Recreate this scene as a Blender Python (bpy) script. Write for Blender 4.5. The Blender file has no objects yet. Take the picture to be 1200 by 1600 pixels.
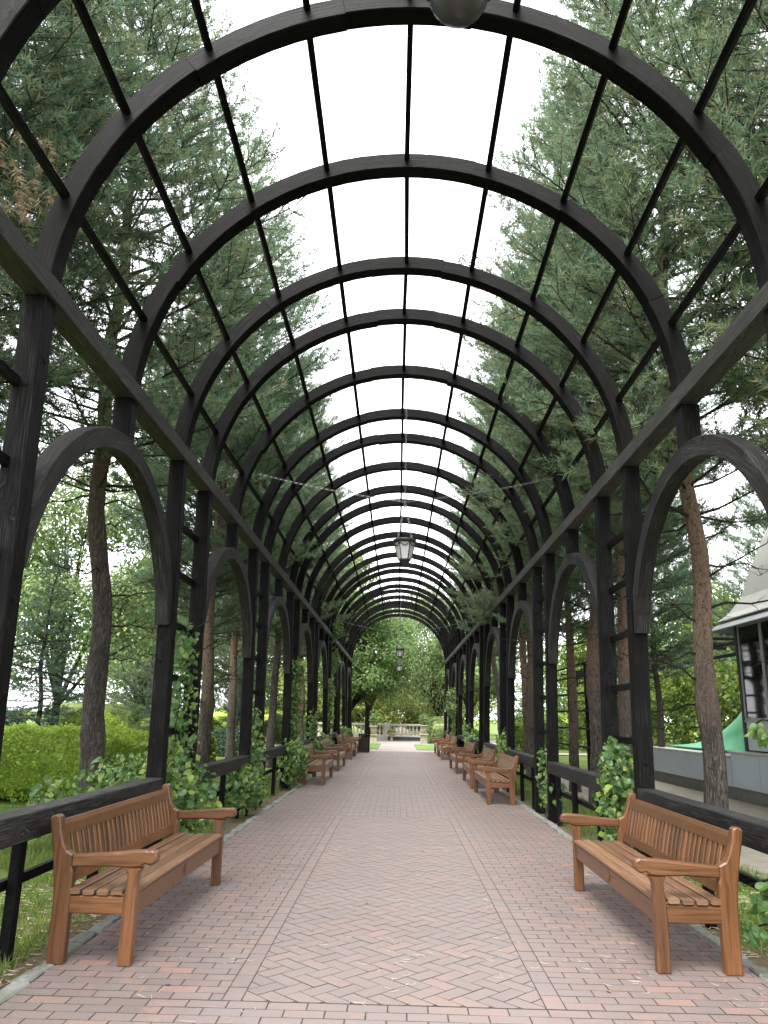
import bpy, math, random
import numpy as np
from mathutils import Vector, Matrix

rad = math.radians
scene = bpy.context.scene
COL = scene.collection

# ------------------------------------------------------------------ camera
F_PX, PITCH, YAW, ROLL = 1207.0, rad(14.83), rad(-1.2386), rad(1.15)
CAM = Vector((-0.024, 0.0, 1.5))
cam_d = bpy.data.cameras.new("camera")
cam = bpy.data.objects.new("camera", cam_d)
COL.objects.link(cam)
fw = Vector((math.sin(YAW) * math.cos(PITCH), math.cos(YAW) * math.cos(PITCH), math.sin(PITCH)))
rt = Vector((math.cos(YAW), -math.sin(YAW), 0))
up = rt.cross(fw)
r2 = rt * math.cos(ROLL) + up * math.sin(ROLL)
u2 = -rt * math.sin(ROLL) + up * math.cos(ROLL)
m = Matrix((r2, u2, -fw)).transposed().to_4x4()
m.translation = CAM
cam.matrix_world = m
cam_d.sensor_fit = 'VERTICAL'
cam_d.sensor_height = 32.0
cam_d.lens = F_PX / 1600.0 * 32.0
cam_d.clip_start = 0.05
cam_d.clip_end = 3000
scene.camera = cam

# ------------------------------------------------------------------ world, sun, exposure
world = bpy.data.worlds.new("World")
scene.world = world
world.use_nodes = True
nt = world.node_tree
nt.nodes.clear()
sky = nt.nodes.new("ShaderNodeTexSky")
sky.sky_type = 'NISHITA'
sky.sun_disc = False
sky.sun_elevation = rad(58)
sky.sun_rotation = rad(200)
sky.air_density = 1.0
sky.dust_density = 1.0
sky.ozone_density = 1.0
hs = nt.nodes.new("ShaderNodeHueSaturation")
hs.inputs['Saturation'].default_value = 0.10
bg = nt.nodes.new("ShaderNodeBackground")
bg.inputs['Strength'].default_value = 0.15
wo = nt.nodes.new("ShaderNodeOutputWorld")
nt.links.new(sky.outputs[0], hs.inputs['Color'])
ov = nt.nodes.new("ShaderNodeMix")          # even overcast veil over the clear sky
ov.data_type = 'RGBA'
ov.inputs[0].default_value = 0.75
ov.inputs[7].default_value = (3.6, 3.7, 3.85, 1)
nt.links.new(hs.outputs[0], ov.inputs[6])
nt.links.new(ov.outputs[2], bg.inputs['Color'])
nt.links.new(bg.outputs[0], wo.inputs['Surface'])
sun_d = bpy.data.lights.new("sun", 'SUN')
sun_d.energy = 1.5
sun_d.angle = rad(40)
sun_d.color = (1.0, 0.97, 0.92)
sun = bpy.data.objects.new("sun", sun_d)
COL.objects.link(sun)
sd = Vector((math.sin(rad(200)) * math.cos(rad(58)), math.cos(rad(200)) * math.cos(rad(58)), math.sin(rad(58))))
sun.rotation_euler = sd.to_track_quat('Z', 'Y').to_euler()
vs = scene.view_settings
vs.view_transform = 'Standard'
vs.look = 'None'
vs.exposure = 2.82
vs.gamma = 1.0
vs.use_curve_mapping = False
scene.cycles.max_bounces = 8
scene.cycles.diffuse_bounces = 5
scene.cycles.transparent_max_bounces = 8

# ------------------------------------------------------------------ materials
MATS = {}


class NB:
    """small node-building helper"""

    def __init__(s, name):
        s.mat = bpy.data.materials.new(name)
        s.mat.use_nodes = True
        s.t = s.mat.node_tree
        s.t.nodes.clear()
        s.out = s.n("ShaderNodeOutputMaterial")
        s.b = s.n("ShaderNodeBsdfPrincipled")
        s.l(s.b.outputs[0], s.out.inputs['Surface'])
        MATS[name] = s.mat

    def n(s, typ, **kw):
        x = s.t.nodes.new(typ)
        for k, v in kw.items():
            setattr(x, k, v)
        return x

    def l(s, a, b):
        s.t.links.new(a, b)

    def val(s, node, key, v):
        if hasattr(v, 'is_linked'):
            s.l(v, node.inputs[key])
        else:
            node.inputs[key].default_value = v

    def noise(s, vec, scale, detail=4, rough=0.55, dist=0.0):
        x = s.n("ShaderNodeTexNoise")
        if vec is not None:
            s.l(vec, x.inputs['Vector'])
        x.inputs['Scale'].default_value = scale
        x.inputs['Detail'].default_value = detail
        x.inputs['Roughness'].default_value = rough
        x.inputs['Distortion'].default_value = dist
        return x.outputs['Fac']

    def mapping(s, vec, scale=(1, 1, 1), loc=None):
        x = s.n("ShaderNodeMapping")
        s.l(vec, x.inputs['Vector'])
        x.inputs['Scale'].default_value = scale
        if loc is not None:
            s.val(x, 'Location', loc)
        return x.outputs[0]

    def ramp(s, fac, stops):
        x = s.n("ShaderNodeValToRGB")
        s.l(fac, x.inputs[0])
        e = x.color_ramp.elements
        while len(e) < len(stops):
            e.new(0.5)
        for el, (p, c) in zip(e, stops):
            el.position = p
            el.color = (*c, 1) if len(c) == 3 else c
        return x.outputs[0]

    def mix(s, fac, a, b, mode='MIX'):
        x = s.n("ShaderNodeMix", data_type='RGBA', blend_type=mode)
        s.val(x, 0, fac)
        for k, v in ((6, a), (7, b)):
            if hasattr(v, 'is_linked'):
                s.l(v, x.inputs[k])
            else:
                x.inputs[k].default_value = (*v, 1)
        return x.outputs[2]

    def math(s, op, a, b=0.0, clamp=False):
        x = s.n("ShaderNodeMath", operation=op, use_clamp=clamp)
        s.val(x, 0, a)
        s.val(x, 1, b)
        return x.outputs[0]

    def bump(s, h, strength=0.3, dist=0.01):
        x = s.n("ShaderNodeBump")
        x.inputs['Strength'].default_value = strength
        x.inputs['Distance'].default_value = dist
        s.l(h, x.inputs['Height'])
        s.l(x.outputs[0], s.b.inputs['Normal'])

    def base(s, c):
        s.val(s.b, 'Base Color', c if hasattr(c, 'is_linked') else (*c, 1))

    def rough(s, r):
        s.val(s.b, 'Roughness', r)

    def objrand(s):
        return s.n("ShaderNodeObjectInfo").outputs['Random']

    def attr(s, name, kind='Fac'):
        x = s.n("ShaderNodeAttribute", attribute_name=name)
        return x.outputs[kind]

    def obj(s):
        return s.n("ShaderNodeTexCoord").outputs['Object']

    def uv(s):
        return s.n("ShaderNodeTexCoord").outputs['UV']

    def pos(s):
        return s.n("ShaderNodeNewGeometry").outputs['Position']


def wood(name, c_dark, c_mid, c_light, rough=0.55, bump=0.35, light_amt=0.5, knots=True, spec=0.4):
    b = NB(name)
    uv = b.uv()
    cx = b.n("ShaderNodeCombineXYZ")
    rr = b.math('MULTIPLY', b.objrand(), 37.0)
    b.l(rr, cx.inputs[0])
    b.l(rr, cx.inputs[1])
    v = b.n("ShaderNodeVectorMath", operation='ADD')
    b.l(uv, v.inputs[0])
    b.l(cx.outputs[0], v.inputs[1])
    v = v.outputs[0]
    # knots
    vor = b.n("ShaderNodeTexVoronoi", feature='F1')
    b.l(b.mapping(v, (2.2, 6.5, 1)), vor.inputs['Vector'])
    vor.inputs['Scale'].default_value = 1.0
    kd = vor.outputs['Distance']
    near = b.math('SUBTRACT', 1.0, b.math('MULTIPLY', kd, 4.0), True)
    warp = b.n("ShaderNodeCombineXYZ")
    b.l(b.math('MULTIPLY', near, 0.05), warp.inputs[1])
    v2 = b.n("ShaderNodeVectorMath", operation='ADD')
    b.l(v, v2.inputs[0])
    b.l(warp.outputs[0], v2.inputs[1])
    g = b.noise(b.mapping(v2.outputs[0], (1.6, 45, 1)), 1.0, 5, 0.6, 0.6)
    g2 = b.noise(b.mapping(v2.outputs[0], (3.5, 160, 1)), 1.0, 3, 0.6)
    big = b.noise(b.mapping(v, (0.9, 3.0, 1)), 1.0, 3, 0.6)
    col = b.ramp(g, [(0.30, c_dark), (0.55, c_mid), (0.8, c_mid)])
    streak = b.math('MULTIPLY', b.ramp(g2, [(0.5, (0, 0, 0)), (0.75, (1, 1, 1))]),
                    b.math('MULTIPLY', b.ramp(big, [(0.36, (0, 0, 0)), (0.62, (1, 1, 1))]), light_amt))
    col = b.mix(streak, col, c_light)
    h = b.math('ADD', b.math('MULTIPLY', g, 0.6), b.math('MULTIPLY', g2, 0.5))
    if knots:
        ring = b.ramp(kd, [(0.0, (0.75, 0.75, 0.75)), (0.065, (0.55, 0.55, 0.55)), (0.075, (0, 0, 0)), (0.095, (1, 1, 1))])
        col = b.mix(b.math('SUBTRACT', 1.0, ring), col, tuple(x * 0.35 for x in c_dark))
        h = b.math('ADD', h, b.math('MULTIPLY', ring, 0.5))
    tone = b.math('ADD', 0.72, b.math('MULTIPLY', b.objrand(), 0.56))
    sc = b.n("ShaderNodeVectorMath", operation='SCALE')
    b.l(col, sc.inputs[0])
    b.l(tone, sc.inputs['Scale'])
    col = sc.outputs[0]
    b.base(col)
    b.rough(b.math('ADD', b.math('MULTIPLY', g, 0.25), rough - 0.1))
    b.b.inputs['Specular IOR Level'].default_value = spec
    b.bump(h, bump, 0.004)
    return b.mat


wood('stained_wood', (0.0010, 0.00095, 0.00095), (0.0026, 0.0025, 0.0025), (0.038, 0.0375, 0.037), 0.55, 1.0, 0.75, True, 0.08)
wood('weathered_wood', (0.005, 0.0048, 0.0047), (0.013, 0.0128, 0.012), (0.085, 0.084, 0.078), 0.6, 0.9, 0.8, True, 0.15)
wood('beam_wood', (0.014, 0.0138, 0.013), (0.045, 0.0445, 0.042), (0.18, 0.178, 0.168), 0.65, 0.9, 0.9, True, 0.15)
wood('arch_wood', (0.005, 0.0048, 0.0047), (0.016, 0.0157, 0.0152), (0.11, 0.109, 0.105), 0.6, 1.0, 0.9, True, 0.15)
wood('teak_seat', (0.075, 0.036, 0.018), (0.15, 0.079, 0.042), (0.27, 0.17, 0.105), 0.38, 0.3, 0.9, False, 0.5)  # greyer seat teak, highlights on the slats put into its lighter tone
wood('teak', (0.040, 0.0150, 0.005), (0.108, 0.044, 0.0150), (0.185, 0.088, 0.036), 0.33, 0.2, 0.8, False, 0.5)


def leafmat(name, ca, cb, cc=None, trans=0.35, rough=0.55, spec=0.25):
    b = NB(name)
    r = b.math('FRACT', b.math('ADD', b.attr('rnd'), b.math('MULTIPLY', b.objrand(), 7.31)))
    stops = [(0.0, ca), (0.6, cb)] + ([(0.96, cc)] if cc else [])
    col = b.ramp(r, stops)
    n = b.noise(b.pos(), 0.9, 2)
    col = b.mix(b.math('MULTIPLY', n, 0.5), col, tuple(x * 0.6 for x in ca), 'MIX')
    b.base(col)
    b.rough(rough)
    b.b.inputs['Specular IOR Level'].default_value = spec
    tr = b.n("ShaderNodeBsdfTranslucent")
    b.l(col, tr.inputs['Color'])
    mx = b.n("ShaderNodeMixShader")
    mx.inputs[0].default_value = trans
    b.l(b.b.outputs[0], mx.inputs[1])
    b.l(tr.outputs[0], mx.inputs[2])
    b.l(mx.outputs[0], b.out.inputs['Surface'])
    return b.mat


leafmat('pine_needles', (0.098, 0.168, 0.100), (0.160, 0.242, 0.138), (0.26, 0.265, 0.13), 0.48)
leafmat('spruce_needles', (0.045, 0.09, 0.055), (0.08, 0.135, 0.08), None, 0.2)
leafmat('dry_needles', (0.19, 0.125, 0.07), (0.30, 0.22, 0.13), None, 0.25)
leafmat('vine_leaf', (0.045, 0.105, 0.026), (0.09, 0.17, 0.045), (0.24, 0.32, 0.06), 0.35, 0.4, 0.4)
leafmat('hedge_leaf', (0.17, 0.28, 0.035), (0.31, 0.43, 0.055), (0.45, 0.52, 0.09), 0.45)
leafmat('trellis_leaf', (0.07, 0.135, 0.025), (0.15, 0.23, 0.04), (0.33, 0.36, 0.07), 0.45, 0.45)
leafmat('maple_leaf', (0.10, 0.185, 0.06), (0.175, 0.27, 0.09), (0.27, 0.34, 0.12), 0.55)
leafmat('willow_leaf', (0.10, 0.17, 0.06), (0.19, 0.27, 0.10), (0.33, 0.38, 0.15), 0.4)
leafmat('birch_leaf', (0.14, 0.20, 0.05), (0.24, 0.30, 0.08), (0.36, 0.37, 0.11), 0.45)
leafmat('grass_blade', (0.07, 0.13, 0.022), (0.13, 0.20, 0.035), (0.25, 0.24, 0.08), 0.35)
leafmat('flower_petal', (0.6, 0.25, 0.2), (0.7, 0.5, 0.25), (0.8, 0.75, 0.7), 0.3)


def bark(name, low, high, z0, z1):
    b = NB(name)
    o = b.obj()
    mp = b.mapping(o, (1, 1, 0.16))
    mf = b.mapping(o, (1, 1, 0.55))
    n = b.noise(mp, 24, 6, 0.7, 0.9)
    nf = b.noise(mf, 34, 5, 0.75, 1.2)
    n2 = b.noise(o, 3, 3)
    ridge = b.math('ABSOLUTE', b.math('SUBTRACT', n, 0.5))
    sp = b.n("ShaderNodeSeparateXYZ")
    b.l(o, sp.inputs[0])
    t = b.math('DIVIDE', b.math('SUBTRACT', sp.outputs[2], z0), z1 - z0)
    t = b.math('ADD', t, b.math('MULTIPLY', b.math('SUBTRACT', n2, 0.5), 0.9), True)
    cl = b.ramp(ridge, [(0.0, tuple(x * 0.25 for x in low)), (0.07, low), (0.2, tuple(min(1, x * 1.5) for x in low))])
    chh = b.ramp(nf, [(0.40, tuple(x * 0.22 for x in high)), (0.47, high), (0.58, (high[0] * 1.15, high[1] * 1.3, high[2] * 1.5)), (0.7, (0.33, 0.27, 0.22))])
    b.base(b.mix(t, cl, chh))
    b.rough(0.9)
    b.b.inputs['Specular IOR Level'].default_value = 0.15
    h = b.math('ADD', b.math('MULTIPLY', b.math('MINIMUM', ridge, 0.12), 5.0), nf)
    b.bump(h, 1.0, 0.06)
    return b.mat


bark('pine_bark', (0.145, 0.128, 0.112), (0.20, 0.138, 0.10), 3.4, 6.0)
bark('pine_bark_orange', (0.16, 0.138, 0.118), (0.27, 0.175, 0.12), 1.3, 3.2)
bark('dark_bark', (0.035, 0.03, 0.026), (0.05, 0.042, 0.036), 1, 5)
bark('twig_bark', (0.05, 0.042, 0.034), (0.07, 0.055, 0.042), 1, 6)

b = NB('brick')
r = b.math('FRACT', b.math('ADD', b.attr('rnd'), b.math('MULTIPLY', b.objrand(), 3.17)))
c = b.ramp(r, [(0.0, (0.120, 0.092, 0.086)), (0.25, (0.150, 0.112, 0.103)), (0.5, (0.136, 0.112, 0.108)), (0.78, (0.165, 0.117, 0.103)),
               (0.95, (0.215, 0.130, 0.102)), (0.99, (0.125, 0.112, 0.116))])
p = b.pos()
n = b.noise(p, 60, 4, 0.7)
n2 = b.noise(p, 0.9, 3)
n3 = b.noise(p, 6, 3)
c = b.mix(b.math('MULTIPLY', b.ramp(n3, [(0.56, (0, 0, 0)), (0.72, (1, 1, 1))]), 0.5), c, (0.29, 0.145, 0.085))
c = b.mix(b.ramp(n2, [(0.35, (0, 0, 0)), (0.7, (0.75, 0.75, 0.75))]), c, (0.165, 0.132, 0.125))
c = b.mix(b.math('MULTIPLY', b.ramp(b.noise(p, 0.45, 4, 0.6), [(0.48, (0, 0, 0)), (0.66, (1, 1, 1))]), 0.3), c, (0.10, 0.082, 0.076))
c = b.mix(b.ramp(n, [(0.35, (0.55, 0.55, 0.55)), (0.55, (0, 0, 0))]), c, (0.10, 0.075, 0.072))
bx_ = b.n("ShaderNodeSeparateXYZ")
b.l(p, bx_.inputs[0])
worn = b.math('MULTIPLY', b.math('SUBTRACT', b.math('ADD', 1.35, b.math('MULTIPLY', b.math('SUBTRACT', n3, 0.5), 0.8)), b.math('ABSOLUTE', bx_.outputs[0])), 1.6, True)  # mask, strongest along the middle of the path
c = b.mix(b.math('MULTIPLY', worn, 0.38), c, (0.205, 0.176, 0.170))          # paler, greyer middle of the walk
b.base(c)
b.rough(b.math('ADD', 0.62, b.math('MULTIPLY', n3, 0.2)))
b.b.inputs['Specular IOR Level'].default_value = 0.35
b.bump(n, 0.25, 0.003)

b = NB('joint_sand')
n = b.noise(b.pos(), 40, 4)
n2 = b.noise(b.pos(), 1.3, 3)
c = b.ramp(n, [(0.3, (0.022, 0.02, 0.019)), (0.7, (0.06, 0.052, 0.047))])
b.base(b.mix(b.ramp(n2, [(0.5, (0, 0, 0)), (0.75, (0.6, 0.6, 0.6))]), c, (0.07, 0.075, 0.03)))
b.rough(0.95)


def stone(name, a, c2, scale=12, rough=0.8, moss=0.0, bump=0.4):
    b = NB(name)
    o = b.pos()
    n = b.noise(o, scale, 5, 0.65)
    n2 = b.noise(o, scale * 0.2, 3)
    col = b.ramp(n, [(0.3, a), (0.7, c2)])
    col = b.mix(b.math('MULTIPLY', b.math('SUBTRACT', b.objrand(), 0.5), 0.5, True), col, tuple(min(1, x * 1.5) for x in c2))
    if moss:
        col = b.mix(b.math('MULTIPLY', b.ramp(n2, [(0.45, (0, 0, 0)), (0.7, (1, 1, 1))]), moss), col, (0.09, 0.11, 0.05))
    b.base(col)
    b.rough(rough)
    b.bump(n, bump, 0.006)
    return b.mat


stone('kerb_stone', (0.07, 0.07, 0.066), (0.20, 0.20, 0.187), 16, 0.85, 0.7, 1.0)
stone('light_stone', (0.40, 0.37, 0.30), (0.56, 0.53, 0.46), 9, 0.8, 0.15)
stone('sand_stone', (0.28, 0.25, 0.18), (0.42, 0.38, 0.29), 9, 0.85, 0.3)
stone('dark_stone', (0.05, 0.05, 0.05), (0.10, 0.10, 0.10), 9, 0.7)
stone('terrace_paving', (0.10, 0.088, 0.07), (0.185, 0.163, 0.13), 5, 0.85, 0.4)
stone('pale_paving', (0.19, 0.16, 0.15), (0.27, 0.235, 0.22), 6, 0.85)
stone('grey_panel', (0.36, 0.41, 0.44), (0.40, 0.45, 0.48), 3, 0.5, 0.0, 0.05)
stone('cap_board', (0.27, 0.27, 0.25), (0.40, 0.40, 0.37), 8, 0.7, 0.1)
stone('plinth', (0.08, 0.08, 0.07), (0.15, 0.145, 0.13), 8, 0.9, 0.2)
stone('canvas', (0.36, 0.36, 0.335), (0.46, 0.46, 0.435), 2, 0.8, 0.15, 0.1)
stone('grey_metal', (0.28, 0.29, 0.30), (0.36, 0.37, 0.38), 3, 0.45, 0, 0.05)
stone('green_fabric', (0.05, 0.25, 0.115), (0.08, 0.32, 0.16), 4, 0.6, 0, 0.15)
stone('black_iron', (0.012, 0.012, 0.013), (0.03, 0.03, 0.032), 20, 0.45, 0, 0.15)
stone('chain_steel', (0.09, 0.09, 0.09), (0.16, 0.16, 0.16), 20, 0.4, 0, 0.1)
MATS['chain_steel'].node_tree.nodes['Principled BSDF'].inputs['Metallic'].default_value = 0.7
stone('red_paint', (0.14, 0.03, 0.025), (0.2, 0.05, 0.04), 20, 0.7)
stone('dry_litter', (0.30, 0.24, 0.16), (0.50, 0.43, 0.32), 30, 0.8)
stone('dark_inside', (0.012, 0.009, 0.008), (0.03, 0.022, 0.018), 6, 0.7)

b = NB('milky_glass')
b.base((0.55, 0.56, 0.57))
b.rough(0.35)
b.b.inputs['Subsurface Weight'].default_value = 0.0
tr = b.n("ShaderNodeBsdfTranslucent")
tr.inputs['Color'].default_value = (0.85, 0.86, 0.88, 1)
mx = b.n("ShaderNodeMixShader")
mx.inputs[0].default_value = 0.3
b.l(b.b.outputs[0], mx.inputs[1])
b.l(tr.outputs[0], mx.inputs[2])
b.l(mx.outputs[0], b.out.inputs['Surface'])

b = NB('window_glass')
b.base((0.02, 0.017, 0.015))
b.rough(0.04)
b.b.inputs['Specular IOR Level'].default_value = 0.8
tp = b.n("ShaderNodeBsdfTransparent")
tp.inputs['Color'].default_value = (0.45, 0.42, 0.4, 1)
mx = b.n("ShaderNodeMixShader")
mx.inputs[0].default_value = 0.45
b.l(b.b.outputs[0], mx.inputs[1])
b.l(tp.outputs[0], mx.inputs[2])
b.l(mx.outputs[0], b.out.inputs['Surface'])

b = NB('lawn')
p = b.pos()
n = b.noise(p, 0.6, 4)
n2 = b.noise(p, 25, 4, 0.7)
n3 = b.noise(p, 3.0, 4, 0.6)
c = b.ramp(n2, [(0.3, (0.045, 0.075, 0.018)), (0.7, (0.11, 0.16, 0.032))])
c = b.mix(b.ramp(n, [(0.45, (0, 0, 0)), (0.7, (0.7, 0.7, 0.7))]), c, (0.14, 0.20, 0.04))
soil = b.ramp(n2, [(0.3, (0.055, 0.042, 0.028)), (0.55, (0.12, 0.095, 0.06)), (0.75, (0.22, 0.18, 0.11))])
sx = b.n("ShaderNodeSeparateXYZ")
b.l(p, sx.inputs[0])
ax = b.math('ABSOLUTE', sx.outputs[0])
edge = b.math('SUBTRACT', b.math('ADD', 3.1, b.math('MULTIPLY', b.math('SUBTRACT', n3, 0.5), 2.6)), ax, True)
edge = b.math('MULTIPLY', edge, 1.6, True)
patch = b.ramp(n3, [(0.55, (0, 0, 0)), (0.68, (0.6, 0.6, 0.6))])
c = b.mix(patch, c, soil)
c = b.mix(edge, c, soil)
b.base(c)
b.rough(0.95)
b.b.inputs['Specular IOR Level'].default_value = 0.1
b.bump(n2, 0.8, 0.03)


stone('mown_grass', (0.07, 0.13, 0.025), (0.12, 0.21, 0.04), 14, 0.95, 0, 0.6)

# ------------------------------------------------------------------ mesh helpers
def mesh(name, V, F, mat=None, uv=None, rnd=None, smooth=False):
    """V (n,3); F list of index tuples or an int array (m,k); uv per loop; rnd per face"""
    me = bpy.data.meshes.new(name)
    V = np.asarray(V, dtype=np.float32)
    if isinstance(F, np.ndarray):
        mF, k = F.shape
        me.vertices.add(len(V))
        me.vertices.foreach_set('co', V.ravel())
        me.loops.add(mF * k)
        me.loops.foreach_set('vertex_index', F.astype(np.int32).ravel())
        me.polygons.add(mF)
        me.polygons.foreach_set('loop_start', np.arange(0, mF * k, k, dtype=np.int32))
        me.polygons.foreach_set('loop_total', np.full(mF, k, dtype=np.int32))
        me.update(calc_edges=True)
    else:
        me.from_pydata([tuple(map(float, v)) for v in V], [], F)
        me.update()
    if uv is not None:
        lay = me.uv_layers.new(name='UVMap')
        lay.data.foreach_set('uv', np.asarray(uv, dtype=np.float32).ravel())
    if rnd is not None:
        a = me.attributes.new('rnd', 'FLOAT', 'FACE')
        a.data.foreach_set('value', np.asarray(rnd, dtype=np.float32))
    if mat:
        me.materials.append(MATS[mat])
    if smooth:
        me.polygons.foreach_set('use_smooth', [True] * len(me.polygons))
    return me


def ob(name, me, parent=None, loc=(0, 0, 0), rot=(0, 0, 0), scale=(1, 1, 1)):
    o = bpy.data.objects.new(name, me)
    COL.objects.link(o)
    o.location = loc
    o.rotation_euler = rot
    o.scale = scale
    if parent is not None:
        o.parent = parent
    return o


def tag(o, label=None, cat=None, group=None, kind=None):
    if label:
        o['label'] = label
    if cat:
        o['category'] = cat
    if group:
        o['group'] = group
    if kind:
        o['kind'] = kind
    return o


def thing(name, label, cat, loc=(0, 0, 0), rz=0.0, group=None):
    return tag(ob(name, None, None, loc, (0, 0, rz)), label, cat, group)


def copy_tree(o, parent=None):
    c = o.copy()
    COL.objects.link(c)
    if parent is not None:
        c.parent = parent
    for ch in list(o.children):
        copy_tree(ch, c)
    return c


class MB:
    """collects geometry with uv / rnd, builds one mesh"""

    def __init__(s):
        s.V = []
        s.F = []
        s.U = []
        s.R = []

    def add(s, V, F, U=None, r=0.0):
        o = len(s.V)
        s.V.extend([tuple(v) for v in V])
        for i, f in enumerate(F):
            s.F.append(tuple(a + o for a in f))
            s.R.append(r)
            if U is not None:
                s.U.extend(U[i])
            else:
                s.U.extend([(V[a][0] + V[a][1] * 0.37, V[a][2] + V[a][1]) for a in f])

    def mesh(s, name, mat, smooth=False):
        return mesh(name, s.V, s.F, mat, s.U, s.R, smooth)

    def sweep(s, P, N, B, w, h, ch=0.006, caps=True, u0=0.0, r=0.0):
        """sweep a chamfered w(along N) x h(along B) rectangle along P"""
        a, c = w / 2, h / 2
        prof = [(-a + ch, -c), (a - ch, -c), (a, -c + ch), (a, c - ch), (a - ch, c), (-a + ch, c), (-a, c - ch), (-a, -c + ch)]
        per = [0]
        for i in range(8):
            q = prof[(i + 1) % 8]
            per.append(per[-1] + math.hypot(q[0] - prof[i][0], q[1] - prof[i][1]))
        V, F, U = [], [], []
        L = u0
        for i, pnt in enumerate(P):
            if i:
                L += (Vector(P[i]) - Vector(P[i - 1])).length
            for (x, y) in prof:
                V.append(Vector(pnt) + Vector(N[i]) * x + Vector(B[i]) * y)
            if i:
                o = (i - 1) * 8
                Lp = L - (Vector(P[i]) - Vector(P[i - 1])).length
                for k in range(8):
                    k2 = (k + 1) % 8
                    F.append((o + k, o + k2, o + 8 + k2, o + 8 + k))
                    U.append([(Lp, per[k]), (Lp, per[k + 1]), (L, per[k + 1]), (L, per[k])])
        if caps:
            n = len(P) - 1
            F.append(tuple(range(7, -1, -1)))
            U.append([(u0 + prof[k][0] * .2, prof[k][1]) for k in range(7, -1, -1)])
            F.append(tuple(n * 8 + k for k in range(8)))
            U.append([(L + prof[k][0] * .2, prof[k][1]) for k in range(8)])
        s.add(V, F, U, r)
        return s

    def timber(s, p0, p1, w, h, side=None, ch=0.006, r=0.0):
        """straight timber; w along 'side' vector, h along the other normal"""
        p0, p1 = Vector(p0), Vector(p1)
        t = (p1 - p0).normalized()
        if side is None:
            side = Vector((0, 0, 1)).cross(t)
            if side.length < 0.01:
                side = Vector((1, 0, 0))
        side = Vector(side)
        side = (side - t * side.dot(t)).normalized()
        bb = t.cross(side)
        n = 2
        P = [p0 + (p1 - p0) * (i / (n - 1)) for i in range(n)]
        return s.sweep(P, [side] * n, [bb] * n, w, h, ch, True, 0, r)

    def box(s, x0, x1, y0, y1, z0, z1, ch=0.004, r=0.0):
        d = (x1 - x0, y1 - y0, z1 - z0)
        c = ((x0 + x1) / 2, (y0 + y1) / 2, (z0 + z1) / 2)
        k = d.index(max(d))
        e = Vector((0, 0, 0))
        e[k] = d[k] / 2
        sidx = (k + 1) % 3
        sv = Vector((0, 0, 0))
        sv[sidx] = 1
        return s.timber(Vector(c) - e, Vector(c) + e, d[sidx], d[(k + 2) % 3], sv, min(ch, min(d) * .3), r)

    def prism(s, pts, a0, a1, ax, ch=0.006, r=0.0, long_u=1, uvf=None):
        """extrude a 2-D outline (CCW) along axis ax ('x','y','z') with chamfered rims"""
        n = len(pts)
        q = []
        for i in range(n):
            p0, p1, p2 = [np.array(pts[(i + k) % n], float) for k in (-1, 0, 1)]
            e1, e2 = p1 - p0, p2 - p1
            e1 = e1 / (np.linalg.norm(e1) + 1e-9)
            e2 = e2 / (np.linalg.norm(e2) + 1e-9)
            nn = np.array([e1[1] + e2[1], -(e1[0] + e2[0])])
            nn = nn / (np.linalg.norm(nn) + 1e-9)
            q.append(p1 - nn * ch)
        rings = [(q, a0), (pts, a0 + ch), (pts, a1 - ch), (q, a1)]

        def P3(p2, a):
            if ax == 'x':
                return (a, p2[0], p2[1])
            if ax == 'y':
                return (p2[0], a, p2[1])
            return (p2[0], p2[1], a)
        V, F, U = [], [], []
        for (pp, a) in rings:
            V += [P3(p_, a) for p_ in pp]

        def uvof(idx):
            pp, a = rings[idx // n]
            p_ = pp[idx % n]
            if uvf:
                q_ = uvf(p_)
                return (q_[0], q_[1] + a)
            return (p_[long_u], p_[1 - long_u] + a)
        for k in range(3):
            for i in range(n):
                j = (i + 1) % n
                f = (k * n + i, k * n + j, (k + 1) * n + j, (k + 1) * n + i)
                F.append(f)
                U.append([uvof(x) for x in f])
        f = tuple(range(n - 1, -1, -1))
        F.append(f)
        U.append([uvof(x) for x in f])
        f = tuple(3 * n + i for i in range(n))
        F.append(f)
        U.append([uvof(x) for x in f])
        s.add(V, F, U, r)
        return s

    def lathe(s, prof, n=16, cx=0, cy=0, r=0.0, phase=0.0):
        V, F = [], []
        for (rr, z) in prof:
            for k in range(n):
                a = phase + 2 * math.pi * k / n
                V.append((cx + rr * math.cos(a), cy + rr * math.sin(a), z))
        for i in range(len(prof) - 1):
            for k in range(n):
                k2 = (k + 1) % n
                F.append((i * n + k, i * n + k2, (i + 1) * n + k2, (i + 1) * n + k))
        F.append(tuple(range(n - 1, -1, -1)))
        F.append(tuple((len(prof) - 1) * n + k for k in range(n)))
        s.add(V, F, None, r)
        return s

    def tube(s, pts, radii, n=6, r=0.0, cap=True):
        V, F = [], []
        pts = [Vector(p_) for p_ in pts]
        ref = None
        for i, p_ in enumerate(pts):
            t = (pts[min(i + 1, len(pts) - 1)] - pts[max(i - 1, 0)]).normalized()
            if ref is None:
                ref = t.orthogonal().normalized()
            ref = (ref - t * ref.dot(t)).normalized()
            bb = t.cross(ref)
            for k in range(n):
                a = 2 * math.pi * k / n
                V.append(p_ + (ref * math.cos(a) + bb * math.sin(a)) * radii[i])
            if i:
                o = (i - 1) * n
                for k in range(n):
                    k2 = (k + 1) % n
                    F.append((o + k, o + k2, o + n + k2, o + n + k))
        if cap:
            o = (len(pts) - 1) * n
            F.append(tuple(o + k for k in range(n)))
            F.append(tuple(range(n - 1, -1, -1)))
        s.add(V, F, None, r)
        return s


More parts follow.
